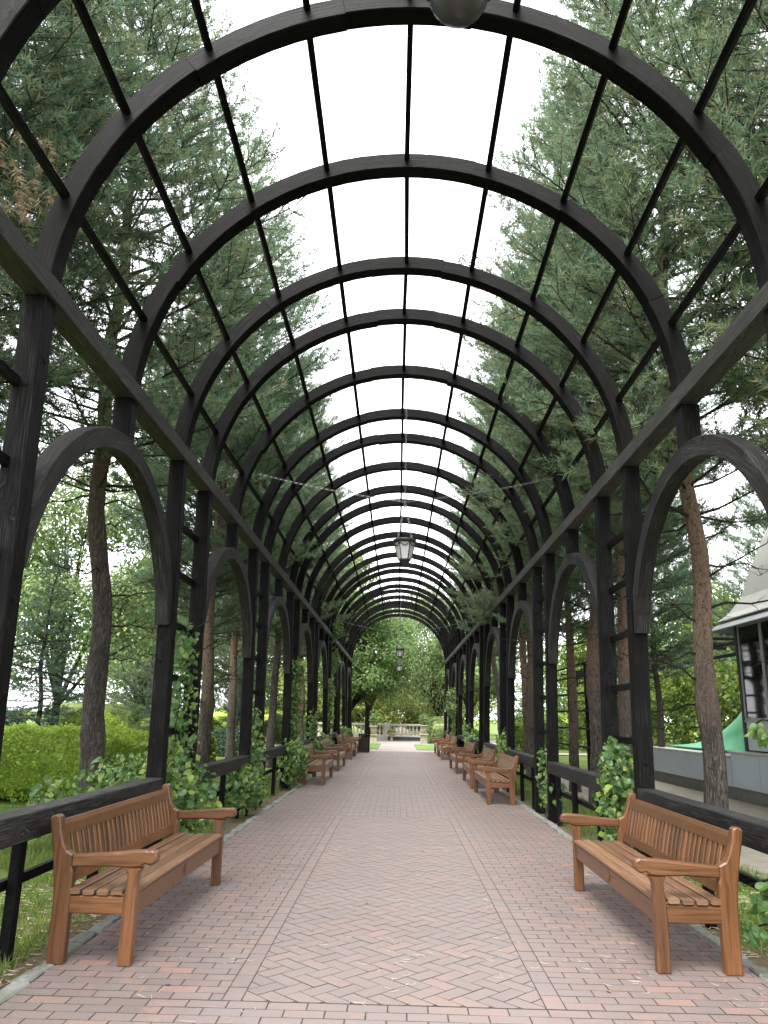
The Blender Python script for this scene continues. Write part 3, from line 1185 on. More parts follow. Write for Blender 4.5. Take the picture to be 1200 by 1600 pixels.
def pine_parts(seed, H, zb, R, r0, mat_b, whorl=0.40, per=14, twigs=14, dead=True, droop=0.0, nmat='pine_needles', ln=0.115, wd=0.0135, knob=(), lean=(0, 0), shape='pine', nb=5):
    rg = np.random.default_rng(seed)
    rr = random.Random(seed)
    # trunk
    nst = 40
    sides = 14
    ph = rr.uniform(0, 6)
    def tx(z):
        u = z / H
        return Vector((lean[0] * z + .035 * math.sin(z * 2.3 + ph) + .10 * math.sin(z * .7 + ph) * min(1, u * 4), lean[1] * z + .08 * math.sin(z * .55 + ph * 2) * min(1, u * 4), z))
    V, F = [], []
    for i in range(nst + 1):
        z = -0.1 + (H + .1) * (i / nst) ** 1.25
        rad_ = r0 * ((1 - 0.93 * (z / H)) if z > 0 else 1) + r0 * .25 * math.exp(-max(z, 0) * 3.5)
        c_ = tx(max(z, 0))
        for k in range(sides):
            a = 2 * math.pi * k / sides
            q = rad_ * (1 + .05 * math.sin(3 * a + z * 2.1 + ph) + rr.uniform(-.03, .03))
            for (kz, ka, kh) in knob:
                q += kh * math.exp(-((z - kz) / .13) ** 2) * (0.35 + .65 * max(0, math.cos(a - ka)))
            V.append((c_.x + q * math.cos(a), c_.y + q * math.sin(a), z))
        if i:
            o = (i - 1) * sides
            F += [(o + k, o + (k + 1) % sides, o + sides + (k + 1) % sides, o + sides + k) for k in range(sides)]
    trunk = mesh('trunk', V, F, mat_b, None, None, True)
    # branches
    wood_ = MB()
    shoots = []
    z = zb
    while z < H - .15:
        u = (z - zb) / (H - zb)
        if shape == 'pine':
            Lb = R * (0.55 + .45 * math.sin(min(1, u * 1.6 + .25) * math.pi * .5)) * (1 - u ** 2.2) + .25
        else:
            Lb = R * (1 - u) ** 0.85 + .12
        a0 = rr.uniform(0, 6.28)
        for j in range(nb):
            a = a0 + j * 2 * math.pi / nb + rr.uniform(-.4, .4)
            L = Lb * rr.uniform(.65, 1.12)
            el = (rr.uniform(.05, .45) + u * .5) if shape == 'pine' else rr.uniform(-.25, .05) + u * .6
            p0 = tx(z + rr.uniform(-.12, .12))
            d = Vector((math.cos(a) * math.cos(el), math.sin(a) * math.cos(el), math.sin(el)))
            pts = [p0]
            n = 5
            for q in range(n):
                f = (q + 1) / n
                dd = d.copy()
                dd.z += (f - .4) * .35 - droop * f
                dd += Vector((rr.gauss(0, .1), rr.gauss(0, .1), rr.gauss(0, .06)))
                pts.append(pts[-1] + dd.normalized() * L / n)
            rb = .009 + .008 * L
            wood_.tube(pts, [rb * (1 - .85 * q / n) for q in range(n + 1)], 4, cap=False)
            nt_ = max(3, int(twigs * L / R * 1.1))
            for q in range(nt_):
                f = .22 + .78 * (q + rr.random()) / nt_
                fi = min(n - 1, int(f * n))
                base = pts[fi].lerp(pts[fi + 1], f * n - fi)
                bd = (pts[fi + 1] - pts[fi]).normalized()
                sidev = bd.cross(Vector((0, 0, 1))).normalized()
                sg = 1 if q % 2 else -1
                td = (bd * rr.uniform(.5, 1.1) + sidev * sg * rr.uniform(.4, 1.1) + Vector((0, 0, rr.uniform(-.15, .55) - droop))).normalized()
                tl = L * (1.08 - f) * .5 + rr.uniform(.15, .4)
                tip = base + td * tl
                wood_.tube([base, base.lerp(tip, .5) + Vector((0, 0, -.02)), tip], [rb * .3, rb * .22, .003], 3, cap=False)
                ns_ = max(3, int(tl / .062))
                for w in range(ns_):
                    g = (w + .6) / ns_
                    c0 = base.lerp(tip, g)
                    ss = (td * .9 + Vector((rr.gauss(0, .5), rr.gauss(0, .5), rr.gauss(.25, .35)))).normalized() * rr.uniform(.1, .2)
                    shoots.append((*c0, *ss))
            ss = (pts[-1] - pts[-2]).normalized() * .2
            shoots.append((*pts[-1], *ss))
        z += whorl * rr.uniform(.8, 1.2)
    shoots.append((*tx(H), 0, 0, .25))
    branches = wood_.mesh('branches', 'twig_bark')
    crown = needles_mesh('crown', np.array(shoots), nmat, per, ln, wd, rg)
    deads = None
    if dead:
        dm = MB()
        z = max(1.8, zb - 3.0)
        while z < zb + 1.5:
            a = rr.uniform(0, 6.28)
            L = rr.uniform(.6, 2.2)
            p_ = tx(z)
            pts = [p_]
            d = Vector((math.cos(a), math.sin(a), rr.uniform(-.15, .45)))
            for q in range(6):
                d2 = (d + Vector((rr.gauss(0, .22), rr.gauss(0, .22), rr.gauss(.03, .2)))).normalized()
                pts.append(pts[-1] + d2 * L / 6)
                if q > 0:
                    for w in range(2):
                        d3 = (d2 + Vector((rr.gauss(0, .8), rr.gauss(0, .8), rr.gauss(0, .5)))).normalized()
                        tl = rr.uniform(.15, .5)
                        e1 = pts[-1] + d3 * tl * .5 + Vector((0, 0, rr.gauss(0, .04)))
                        e2 = e1 + (d3 + Vector((rr.gauss(0, .4), rr.gauss(0, .4), rr.gauss(0, .4)))).normalized() * tl * .6
                        dm.tube([pts[-1], e1, e2], [.006, .0045, .002], 3, cap=False)
            dm.tube(pts, [.02, .016, .013, .011, .009, .007, .004], 5, cap=False)
            z += rr.uniform(.16, .4)
        deads = dm.mesh('dead_branches', 'twig_bark')
    return trunk, branches, crown, deads


def tree_from(name, parts, loc, rz, sc, label, group=None, cat='tree'):
    t = thing(name, label, cat, loc, rz, group)
    t.scale = (sc, sc, sc)
    tr, brn, cr, dd = parts
    ob('trunk', tr, t)
    ob('branches', brn, t)
    ob('crown', cr, t)
    if dd:
        ob('dead_branches', dd, t)
    return t


# ------------------------------------------------------------------ pines
PA = pine_parts(1, 17.0, 4.9, 3.1, .165, 'pine_bark', knob=((0.5, 3.0, .03), (1.15, 0.0, .035), (2.0, 0.2, .075), (3.1, 2.5, .04), (4.0, 0.5, .035)), lean=(-.055, 0))
PB = pine_parts(2, 16.0, 4.4, 2.7, .145, 'pine_bark_orange', knob=((1.75, 3.8, .05), (2.9, 1.0, .03)))
PC = pine_parts(3, 17.0, 4.5, 2.8, .16, 'pine_bark_orange', knob=((2.2, 1, .03),))
PD = pine_parts(4, 14.0, 3.8, 2.6, .14, 'pine_bark', knob=((2.2, 4, .03),))
PE = pine_parts(5, 10.5, 1.6, 3.0, .15, 'pine_bark', dead=False, twigs=9)

tree_from('pine_tree', PA, (-4.35, 11.5, -.04), rad(0), 1.0, 'pine with knobbly grey trunk between the clipped hedge and the pergola rail')
tree_from('pine_tree', PB, (4.02, 10.5, -.04), rad(0), 1.0, 'pine with flaky orange grey trunk rising from the terrace beside the pavilion')
G1 = 'pines of the grove on the hedge side'
G2 = 'pines of the grove on the pavilion side'
BGL = 'bushy pine with boughs near the ground far behind the clipped hedge'
BGR = 'bushy pine with boughs near the ground behind the trellis hedge'
for (pp, x, y, rz, sc, lab) in [
        (PC, -6.3, 6.3, 40, 1.0, 'pine with high crown over the front bay of the hedge side rail'),
        (PD, -5.7, 8.2, 15, 1.1, 'pine with crown spreading over the bench end of the hedge side lawn'),
        (PB, -4.1, 17.0, 130, 1.0, 'pine with orange upper trunk seen through the second side arch on the hedge side'),
        (PD, -4.75, 18.3, 200, .9, 'grey pine trunk close behind the orange barked pine on the hedge side'),
        (PC, -5.0, 24.0, 300, .85, 'slim forked looking pine on the lawn between the second and third post pairs'),
        (PA, -3.85, 24.2, 250, .8, 'pine leaning beside the third side arch on the hedge side'),
        (PD, -3.9, 29.0, 80, .95, 'pine behind the hedge side benches near the third bench of the row'),
        (PC, -4.3, 35.5, 10, .9, 'pine at the garden end of the hedge side bench row'),
        (PC, -8.6, 9.6, 70, 1.0, 'pine standing on open lawn before the clipped hedge'),
        (PB, -6.2, 2.2, 20, .95, 'pine beside the open front end of the pergola on the hedge side'),
        (PE, -7.4, 36.5, 320, .9, BGL), (PE, -12.0, 38, 150, 1.0, BGL)]:
    tree_from('pine_tree', pp, (x, y, -.04), rad(rz), sc, lab, G1)
for (pp, x, y, rz, sc, lab) in [
        (PC, 6.0, 5.6, 210, 1.0, 'pine with high crown over the front bay of the pavilion side rail'),
        (PD, 5.6, 8.3, 75, 1.1, 'pine with crown spreading over the terrace in front of the pavilion'),
        (PD, 7.15, 22.0, 30, .72, 'thin orange pine rising through the end of the ledge beside the green slide'),
        (PB, 3.95, 14.0, 260, .85, 'pine with orange flaky trunk seen between the paired posts on the pavilion side'),
        (PC, 3.75, 15.2, 150, .98, 'stout pale barked pine behind the second side arch on the pavilion side'),
        (PC, 3.9, 18.0, 60, .72, 'slim orange pine seen through the second side arch on the pavilion side'),
        (PB, 3.45, 21.0, 10, .9, 'pine seen through the third side arch on the pavilion side'),
        (PC, 4.2, 26, 280, .9, 'pine behind the third pavilion side bench beside the ladder trellis'),
        (PD, 4.3, 31, 100, 1.0, 'pine behind the last benches on the pavilion side'),
        (PA, 4.8, 37, 330, .9, 'pine at the garden end of the pavilion side beside the pale cross path'),
        (PB, 5.4, 2.0, 100, .95, 'pine beside the open front end of the pergola on the pavilion side'),
        (PE, 14.5, 30, 100, 1.1, BGR), (PE, 15.5, 20, 200, 1.1, BGR)]:
    tree_from('pine_tree', pp, (x, y, -.04), rad(rz), sc, lab, G2)

# brown dead spray in the pine near the rail
dn = needles_mesh('dry_spray', np.array([(-3.6 + random.Random(i).uniform(-.35, .35), 6.0 + random.Random(i + 99).uniform(-.3, .3), 6.3 + random.Random(i + 55).uniform(-.28, .25), .05, .02, -.14) for i in range(46)]),
                  'dry_needles', 16, .1, .008)
tg = MB()
for i in range(8):
    q = random.Random(i * 7)
    tg.tube([(-5.9, 6.3, 6.4), (-4.6, 6.15, 6.55), (-3.6 + q.uniform(-.3, .3), 6.0 + q.uniform(-.25, .25), 6.3 + q.uniform(-.2, .2))], [.02, .012, .003], 4, cap=False)
dt = thing('dry_pine_branch', 'dead pine branch with rusty brown needles among green boughs', 'branch', (0, 0, 0))
ob('twig', tg.mesh('twig', 'twig_bark'), dt)
ob('dry_needles', dn, dt)

# spruces
SP = pine_parts(21, 9.0, .35, 2.3, .13, 'dark_bark', whorl=.27, per=13, twigs=10, dead=False, droop=.22, nmat='spruce_needles', ln=.06, wd=.015, shape='spruce', nb=6)
tree_from('spruce_tree', SP, (-8.9, 19.6, -.04), 0, .62, 'dense blue green spruce rising right behind the clipped hedge', cat='tree')
tree_from('spruce_tree', SP, (-7.6, 25.5, -.04), 1.2, .42, 'dark spruce standing on the lawn behind the knobbly pine', cat='tree')
tree_from('spruce_tree', SP, (-6.6, 33.0, -.04), 2.6, .42, 'small dark spruce beside the garden path crossing the lawn', cat='tree')


# ------------------------------------------------------------------ broadleaf trees
def broadleaf(name, seed, loc, H, R, zb, nclump, nper, size, mat, label, trunk_r=.2, bmat='dark_bark', forks=3, group=None, asp=.6, weep=0.0):
    rg = np.random.default_rng(seed)
    rr = random.Random(seed)
    t = thing(name, label, 'tree', loc, 0, group)
    tm = MB()
    top = []
    base = Vector((0, 0, -.1))
    fork = zb * .75
    tm.tube([base, (rr.uniform(-.05, .05), 0, fork * .5), (rr.uniform(-.1, .1), rr.uniform(-.1, .1), fork)], [trunk_r * 1.25, trunk_r, trunk_r * .85], 10)
    cl = []
    for i in range(nclump):
        while True:
            p_ = Vector((rr.uniform(-1, 1), rr.uniform(-1, 1), rr.uniform(-1, 1)))
            if .25 < p_.length < 1:
                break
        w = 1.0 if p_.z < 0.2 else 0.85
        c_ = Vector((p_.x * R * w, p_.y * R * w, zb + (H - zb) * (p_.z * .5 + .5)))
        cl.append((c_, R * rr.uniform(.22, .42)))
    for i, (c_, r_) in enumerate(cl[:forks * 6]):
        mid = Vector((c_.x * .35, c_.y * .35, fork + (c_.z - fork) * .5))
        tm.tube([(0, 0, fork - .15), mid, c_], [trunk_r * .55, trunk_r * .28, .015], 6, cap=False)
    ob('trunk', tm.mesh('trunk', bmat, True), t)
    C, Nn = [], []
    for (c_, r_) in cl:
        d = rg.normal(size=(nper, 3))
        d /= np.linalg.norm(d, axis=1, keepdims=True)
        rad_ = r_ * rg.uniform(.35, 1.08, (nper, 1)) ** .6
        sc = np.array([1.1, 1.1, .75])
        q = np.array(c_) + d * rad_ * sc
        if weep:
            q[:, 2] -= weep * rg.random(nper) ** 2
        C.append(q)
        Nn.append(d + np.array([0, 0, .6]))
    C, Nn = np.concatenate(C), np.concatenate(Nn)
    ob('crown', foliage('crown', C, size, mat, Nn, asp, rg, .6, np.array([0, 0, -1.0]) if weep else None), t)
    return t


broadleaf('maple_tree', 31, (-3.0, 50, 0), 9.5, 3.6, 2.6, 62, 420, .20, 'maple_leaf', 'dark green maple with forked black trunk beside the urn pedestal', .2)
broadleaf('maple_tree', 32, (-1.9, 51.5, 0), 9.0, 3.2, 2.6, 48, 420, .20, 'maple_leaf', 'dark green maple leaning over the plaza next to the balustrade', .17)
broadleaf('willow_tree', 33, (3.0, 58.6, 0), 12, 4.6, 2.4, 95, 420, .22, 'willow_leaf', 'pale green willowy tree with thick forked trunk behind the balustrade', .32, asp=.35, weep=1.2)
broadleaf('young_tree', 34, (4.6, 52, 0), 8.5, 2.7, 2.4, 40, 330, .26, 'willow_leaf', 'slim young tree with pale leaves beside the plaza shrub', .09, asp=.45)
broadleaf('birch_tree', 35, (-5.5, 70, 0), 18, 3.6, 5, 60, 300, .3, 'willow_leaf', 'tall pale green birch rising over the end of the pergola', .2)
for i, (x, y, h_, r_, mt) in enumerate([(-10, 74, 7.5, 4.0, 'birch_leaf'), (-2.2, 64.5, 4.6, 3.2, 'birch_leaf'), (6, 78, 8, 5, 'birch_leaf'), (2.2, 70, 4.2, 3.4, 'birch_leaf'), (-7, 67, 4.6, 3.4, 'birch_leaf'), (15, 72, 9, 5, 'maple_leaf'), (-20, 66, 10, 5, 'willow_leaf'), (24, 60, 11, 5.5, 'maple_leaf')]):
    broadleaf('park_tree', 40 + i, (x, y, 0), h_, r_, .7, 40, 300, .26, mt, 'low yellow green tree in the far park beyond the balustrade' if mt == 'birch_leaf' else 'round leafy tree far across the park lawn', .15,
              group='far trees beyond the balustrade' if mt == 'birch_leaf' else 'far trees across the lawn')
for i, (x, y, h_, r_, zb) in enumerate([(-12.5, 29, 11, 4.0, 2.4), (-20, 24, 11, 4.5, 2.0), (-14.5, 45, 10, 4.5, 2.2), (-26, 40, 12, 5, 1.5), (-8.0, 41, 11, 3.5, 2.6)]):
    broadleaf('lawn_tree', 50 + i, (x, y, 0), h_, r_, zb, 60, 430, .17, 'willow_leaf', 'pale green leafy tree out on the lawn behind the hedge', .16, group='leafy trees on the lawn behind the hedge')
for i, (x, y, h_, r_, zb) in enumerate([(16, 14, 9, 4.0, 1.0), (18, 27, 9, 4.5, 1.0), (17, 40, 9, 4.5, 1.0), (13.5, 48, 8, 3.5, 1.2)]):
    broadleaf('leafy_tree', 60 + i, (x, y, 0), h_, r_, zb, 60, 300, .28, 'trellis_leaf', 'dense leafy tree behind the trellis hedge', .16, group='leafy trees behind the trellis hedge')


# ------------------------------------------------------------------ hedges
def hedge(name, label, x0, x1, y0, y1, h, n, size, mat, seed, roundness=.35, lump=.12, asp=.5):
    rg = np.random.default_rng(seed)
    t = thing(name, label, 'hedge')
    lx, ly = x1 - x0, y1 - y0
    ar = np.array([lx * ly, lx * h, lx * h * .5, ly * h, ly * h])
    fc = rg.choice(5, n, p=ar / ar.sum())
    a_, c_ = rg.random(n), rg.random(n)
    dp = np.abs(rg.normal(0, .07, n))
    P = np.zeros((n, 3))
    P[:, 0] = np.where(fc < 3, x0 + a_ * lx, np.where(fc == 3, x0 + dp, x1 - dp))
    P[:, 1] = np.where(fc == 0, y0 + c_ * ly, np.where(fc == 1, y0 + dp, np.where(fc == 2, y1 - dp, y0 + a_ * ly)))
    P[:, 2] = np.where(fc == 0, h - dp, c_ * h)
    ux = np.abs((P[:, 0] - (x0 + x1) / 2) / (lx / 2))
    uy = np.abs((P[:, 1] - (y0 + y1) / 2) / (ly / 2))
    uz = P[:, 2] / h
    wx = np.clip((ux - 1) * lx / 2 / h + .45, 0, 1) / .45
    wy = np.clip((uy - 1) * ly / 2 / h + .45, 0, 1) / .45
    P[:, 2] -= np.clip(uz - .4, 0, 1) * h * roundness * np.maximum(wx, wy) ** 2
    P[:, 1] += (uy > .8) * np.sign((y0 + y1) / 2 - P[:, 1]) * np.clip(uz - .35, 0, 1) ** 2 * h * .45
    P += np.sin(P[:, [1, 0, 1]] * 3.1 + np.array([0, 1, 2])) * lump * .5
    P += np.sin(P[:, [1, 0, 0]] * 7.3) * lump * .3
    P += rg.normal(0, .02, P.shape)
    N_ = np.column_stack([(P[:, 0] - (x0 + x1) / 2) / (x1 - x0), (P[:, 1] - (y0 + y1) / 2) / (y1 - y0) * .3, uz * .8 + .1])
    P[:, 2] = np.maximum(P[:, 2], .03)
    ob('foliage', foliage('foliage', P, size, mat, N_, asp, rg, .7), t)
    k = .16 if h > .5 else .05
    cm = MB().prism([(x0 + k, 0.02), (x1 - k, 0.02), (x1 - k, h * .62), (x1 - k - h * .22, h * .86), (x0 + k + h * .22, h * .86), (x0 + k, h * .62)], y0 + k, y1 - k, 'y', min(.25, (y1 - y0) * .2))
    ob('inner_foliage', cm.mesh('inner_foliage', mat), t)
    st = MB()
    for i in range(int((y1 - y0) * (x1 - x0) * 1.2) + 4):
        x, y = rg.uniform(x0 + .2, x1 - .2), rg.uniform(y0 + .2, y1 - .2)
        st.tube([(x, y, -.05), (x + rg.normal() * .08, y + rg.normal() * .08, h * .4), (x + rg.normal() * .2, y + rg.normal() * .2, h * .85)], [.02, .014, .005], 5, cap=False)
    ob('stems', st.mesh('stems', 'twig_bark'), t)
    return t


hedge('clipped_hedge', 'rounded yellow green clipped hedge on the lawn behind the near bench', -12.0, -4.9, 13.6, 17.4, 1.12, 52000, .068, 'hedge_leaf', 71)
hedge('low_shrub', 'dark round shrub under the pines next to the garden path', -6.9, -5.6, 29.5, 31.2, .9, 5000, .09, 'spruce_needles', 72)
hedge('yellow_shrub', 'small yellow green shrub beside the spruce behind the clipped hedge', -8.4, -7.2, 19.6, 21.0, 1.5, 4000, .09, 'hedge_leaf', 73)
hedge('plaza_shrub', 'leafy green shrub between the last bench and the young tree', 2.4, 4.2, 40.5, 43.0, 1.0, 5000, .12, 'maple_leaf', 74)
hedge('plaza_shrub', 'light green shrub behind the pedestal on the pavilion side', 1.7, 3.4, 47.5, 49.5, 1.5, 5000, .12, 'willow_leaf', 75)
hedge('bench_shrub', 'small bushy shrub between the bench and lattice planter on the hedge side', -2.9, -2.0, 34.4, 36.0, 1.0, 3500, .11, 'maple_leaf', 76)

for i, (x, y, w, h_, mt, lab) in enumerate([
        (-13.5, 24, 3.2, 1.6, 'spruce_needles', 'wide dark juniper beyond the clipped hedge near the far pines'),
        (-6.5, 25.5, 1.2, 1.1, 'trellis_leaf', 'round leafy bush on the lawn between the spruce and the slim pine'),
        (-10.5, 38, 3.5, 1.5, 'trellis_leaf', 'long leafy bush along the garden path behind the spruces'),
        (-16.5, 44, 5, 2.2, 'maple_leaf', 'broad green bush across the garden path'),
        (-6.2, 44.5, 2.2, 1.3, 'maple_leaf', 'green bush beside the plaza on the hedge side'),
        (-24, 30, 4, 2.4, 'trellis_leaf', 'tall leafy bush at the far edge of the lawn'),
        (7.5, 44, 3.0, 2.0, 'maple_leaf', 'green bush beside the plaza on the pavilion side'),
        (6.2, 39.5, 2.0, 1.6, 'trellis_leaf', 'leafy bush across the pale strip on the pavilion side'),
        (-12, 62, 6, 1.8, 'hedge_leaf', 'yellow green bush row beyond the balustrade on the hedge side'),
        (12, 62, 6, 1.8, 'hedge_leaf', 'yellow green bush row beyond the balustrade on the pavilion side')]):
    hedge('garden_bush', lab, x - w / 2, x + w / 2, y - w * .35, y + w * .35, h_, 9000, .13, mt, 400 + i, .5, .3)

# trellis hedge on the pavilion side
th_ = thing('trellis_hedge', 'tall leafy climber hedge on a dark timber trellis behind the pavilion ledge', 'hedge')
rg = np.random.default_rng(81)
n = 42000
P = np.column_stack([10.2 + np.abs(rg.normal(0, .28, n)) * -1 + rg.uniform(-.1, .35, n), rg.uniform(14, 46, n), rg.random(n) ** .9 * 3.3])
P[:, 0] += .18 * np.sin(P[:, 1] * 2.2) + .12 * np.sin(P[:, 2] * 3 + P[:, 1])
keep = np.sin(P[:, 1] * 4.3 + np.sin(P[:, 2] * 3.7) * 1.5) * np.sin(P[:, 2] * 5.1 + P[:, 1]) > -.55
P = P[keep]
ob('foliage', foliage('foliage', P, .15, 'trellis_leaf', np.tile([-1, -.3, .5], (len(P), 1)), .75, rg, .6), th_)
for y in np.arange(14, 46.1, 3.2):
    ob('post', MB().timber((10.35, y, -.1), (10.35, y, 4.0), .12, .12, (1, 0, 0)).mesh('post', 'stained_wood'), th_)
for z in (0.7, 3.55, 3.9):
    ob('bar', MB().timber((10.26, 13.5, z), (10.26, 46.5, z), .06, .1, (1, 0, 0)).mesh('bar', 'stained_wood'), th_)
for y in np.arange(14.4, 46, 1.6):
    ob('cross_bar', MB().timber((9.2, y, 4.0), (11.3, y, 4.0), .06, .09, (0, 1, 0)).mesh('cross_bar', 'stained_wood'), th_)

# dark frame trellis further along the pavilion side
fr = thing('timber_trellis', 'dark open timber ladder trellis among the trees behind the far benches', 'trellis')
for y in (22.5, 25.0, 27.5, 30.0):
    ob('post', MB().timber((5.9, y, -.1), (5.9, y, 3.3), .1, .1, (1, 0, 0)).mesh('post', 'stained_wood'), fr)
for z in (.7, 1.25, 1.8, 2.35, 2.9, 3.25):
    ob('bar', MB().timber((5.83, 22.3, z), (5.83, 30.2, z), .04, .06, (1, 0, 0)).mesh('bar', 'stained_wood'), fr)

# ------------------------------------------------------------------ vines
def leaf_mesh(w, l, fold, curl, mat='vine_leaf'):
    out = [(0, -.02), (.22, -.10), (.42, .02), (.50, .24), (.42, .5), (.22, .78), (0, 1.0)]
    V = [(0, 0, 0), (0, .35, -.01), (0, .7, -.0), (0, 1.0, -curl)]
    Rr = [(x, y, fold * abs(x) - curl * y * y) for x, y in out[1:6]]
    V2 = V + Rr + [(-x, y, z) for x, y, z in Rr]
    F = [(0, 4, 5), (0, 5, 6, 1), (1, 6, 7, 2), (2, 7, 8), (2, 8, 3),
         (0, 10, 9), (0, 1, 11, 10), (1, 2, 12, 11), (2, 13, 12), (2, 3, 13)]
    return mesh('leaf', [(x * w, y * l, z * l) for x, y, z in V2], F, mat)


LEAVES = [leaf_mesh(.075, .088, .3, .2), leaf_mesh(.06, .07, .5, .35), leaf_mesh(.085, .10, .2, .3), leaf_mesh(.05, .062, .3, .5)]


def vine(label, loc, clumps, stems, seed, nobj, nstuff, lsize=1.0, group=None, face=(0, -1, .6)):
    """clumps: list of (center, radii) ; leaves spread through them"""
    t = thing('climbing_vine', label, 'vine', loc, 0, group)
    rr = random.Random(seed)
    rg = np.random.default_rng(seed)
    sm = MB()
    for pts in stems:
        sm.tube(pts, [.010] + [.007] * (len(pts) - 2) + [.003], 5, cap=False)
    ob('stem', sm.mesh('stem', 'dry_litter' if False else 'twig_bark'), t)
    wts = [c[1][0] * c[1][1] * c[1][2] for c in clumps]

    def pt():
        c_, r_ = rr.choices(clumps, [max(w, .01) ** .75 for w in wts])[0]
        while True:
            d = Vector((rr.uniform(-1, 1), rr.uniform(-1, 1), rr.uniform(-1, 1)))
            if d.length < 1:
                break
        d *= .55 + .45 * rr.random() / max(d.length, .3) if d.length > .3 else 1
        return Vector((c_[0] + d.x * r_[0], c_[1] + d.y * r_[1], max(.03, c_[2] + d.z * r_[2]))), d
    f = Vector(face)
    for i in range(nobj):
        p_, d = pt()
        nrm = (d * .8 + f * .8 + Vector((rr.gauss(0, .45), rr.gauss(0, .45), rr.gauss(.1, .4)))).normalized()
        tip = Vector((rr.gauss(0, .6), rr.gauss(0, .6), -1))
        tip = (tip - nrm * tip.dot(nrm)).normalized()
        xx = tip.cross(nrm)
        mt = Matrix((xx, tip, nrm)).transposed().to_4x4()
        o = ob('leaf', rr.choice(LEAVES), t)
        s_ = lsize * rr.uniform(.55, 1.3)
        o.location = p_
        o.rotation_euler = mt.to_euler()
        o.scale = (s_, s_, s_)
    if nstuff:
        C = np.array([pt()[0] for _ in range(nstuff)])
        tag(ob('foliage', foliage('foliage', C, .075 * lsize, 'vine_leaf', np.tile(list(f), (nstuff, 1)), .8, rg, .9), t), kind='stuff')
    return t


def climb(x, y, z0, z1, rr, amp=.08, n=9):
    return [(x + rr.uniform(-amp, amp), y + rr.uniform(-amp, amp), z0 + (z1 - z0) * i / n) for i in range(n + 1)]


rr = random.Random(9)
# hedge side
vine('big leafy vine wrapping the post pair next to the near hedge side bench', (-2.45, 8.8, 0),
     [((.02, -.1, .6), (.42, .75, .65)), ((0, .2, 1.1), (.25, .4, .6)), ((.0, .1, 1.75), (.2, .3, .5)), ((-.02, .1, 2.2), (.16, .25, .35)), ((.12, -.2, .35), (.3, .6, .35)), ((.1, .6, .5), (.3, .5, .5)),
      ((-.5, .1, .8), (.4, .5, .35))],
     [climb(.02, .1, -.03, 2.6, rr), climb(-.05, .3, -.03, 2.4, rr), climb(.05, -.2, -.03, 1.5, rr),
      [(.02, .1, 2.3), (.15, .0, 2.45), (.3, -.15, 2.5), (.42, -.3, 2.42)], [(.02, .1, 2.1), (.2, .1, 2.2), (.4, 0, 2.32), (.5, -.05, 2.3)]], 101, 300, 1500, 1.0)
vine('leafy creeper spilling over the ground behind the rail by the knobbly pine', (-3.3, 9.2, 0),
     [((0, .2, .55), (.6, .6, .5)), ((-.6, .2, .45), (.5, .6, .35)), ((.4, .4, .8), (.35, .5, .4))], [climb(0, 0, -.03, .8, rr)], 102, 200, 700, 1.05)
vine('leafy vine over the rail at the second post pair on the hedge side', (-2.4, 13.0, 0),
     [((.05, -.3, .35), (.35, .8, .38)), ((0, .3, .75), (.25, .6, .55)), ((0, -.8, .45), (.3, .5, .4)), ((0, .3, 1.3), (.15, .3, .35))],
     [climb(.0, 0, -.03, 1.8, rr), [(0, .1, 1.3), (.1, -.1, 1.55), (.05, -.25, 1.62), (.15, -.4, 1.6)]], 103, 280, 1100, 1.05)
vine('tall leafy vine climbing the post beside the first bench of the hedge side row', (-2.35, 17.6, 0),
     [((.08, -.2, .55), (.4, .7, .6)), ((0, .2, 1.3), (.22, .4, .5)), ((0, .4, 2.0), (.22, .4, .5)), ((.02, .3, 2.5), (.18, .3, .3))],
     [climb(0, .2, -.03, 2.8, rr), climb(.05, 0, -.03, 1.8, rr)], 104, 240, 1100, 1.15)
vine('leafy vine climbing the posts between the second and third hedge side benches', (-2.4, 27, 0),
     [((0, 0, .5), (.3, .7, .5)), ((0, .4, 1.5), (.25, .4, .6)), ((0, .6, 2.3), (.25, .5, .5)), ((.1, -1.5, .5), (.3, .7, .5))], [climb(0, .3, -.03, 2.7, rr)], 105, 60, 1100, 1.3)
vine('dark vine hanging high under the beam over the hedge side benches', (-2.3, 22.5, 0),
     [((0, 0, .5), (.3, .8, .5)), ((-.05, -.4, 1.2), (.2, .4, .6)), ((0, 6, 4.6), (.3, .8, .4)), ((0, 6.2, 3.4), (.2, .5, .6))], [climb(0, 6, -.03, 4.8, rr), climb(0, 0, -.03, 1.4, rr)], 106, 50, 900, 1.3)
# pavilion side
vine('round leafed vine bushing up the post pair behind the near pavilion side bench', (2.42, 8.75, 0),
     [((-.02, .1, .5), (.36, .5, .55)), ((-.0, .2, .95), (.28, .4, .4)), ((.1, -.2, .3), (.25, .4, .35)), ((-.05, .25, 1.2), (.1, .14, .16))],
     [climb(0, .2, -.03, 1.3, rr), climb(.05, 0, -.03, 1.0, rr), [(0, .2, 1.15), (.08, .1, 1.3), (.17, 0, 1.42), (.22, -.1, 1.6)]], 107, 290, 900, .95)
vine('thin vine with pale leaves climbing the post pair by the pavilion side row of benches', (2.38, 13.3, 0),
     [((0, 0, .55), (.14, .3, .4)), ((-.02, -.1, .3), (.14, .25, .25)), ((0, .1, .9), (.1, .2, .2)), ((.1, -.6, .45), (.15, .4, .3))], [climb(0, .1, -.03, 1.2, rr)], 108, 80, 60, 1.0)
vine('low vine bush behind the first bench of the pavilion side row', (2.45, 18.1, 0),
     [((0, -.3, .7), (.3, .6, .45)), ((0, .5, .9), (.25, .5, .4))], [climb(0, 0, -.03, 1.2, rr)], 109, 90, 700, 1.2)
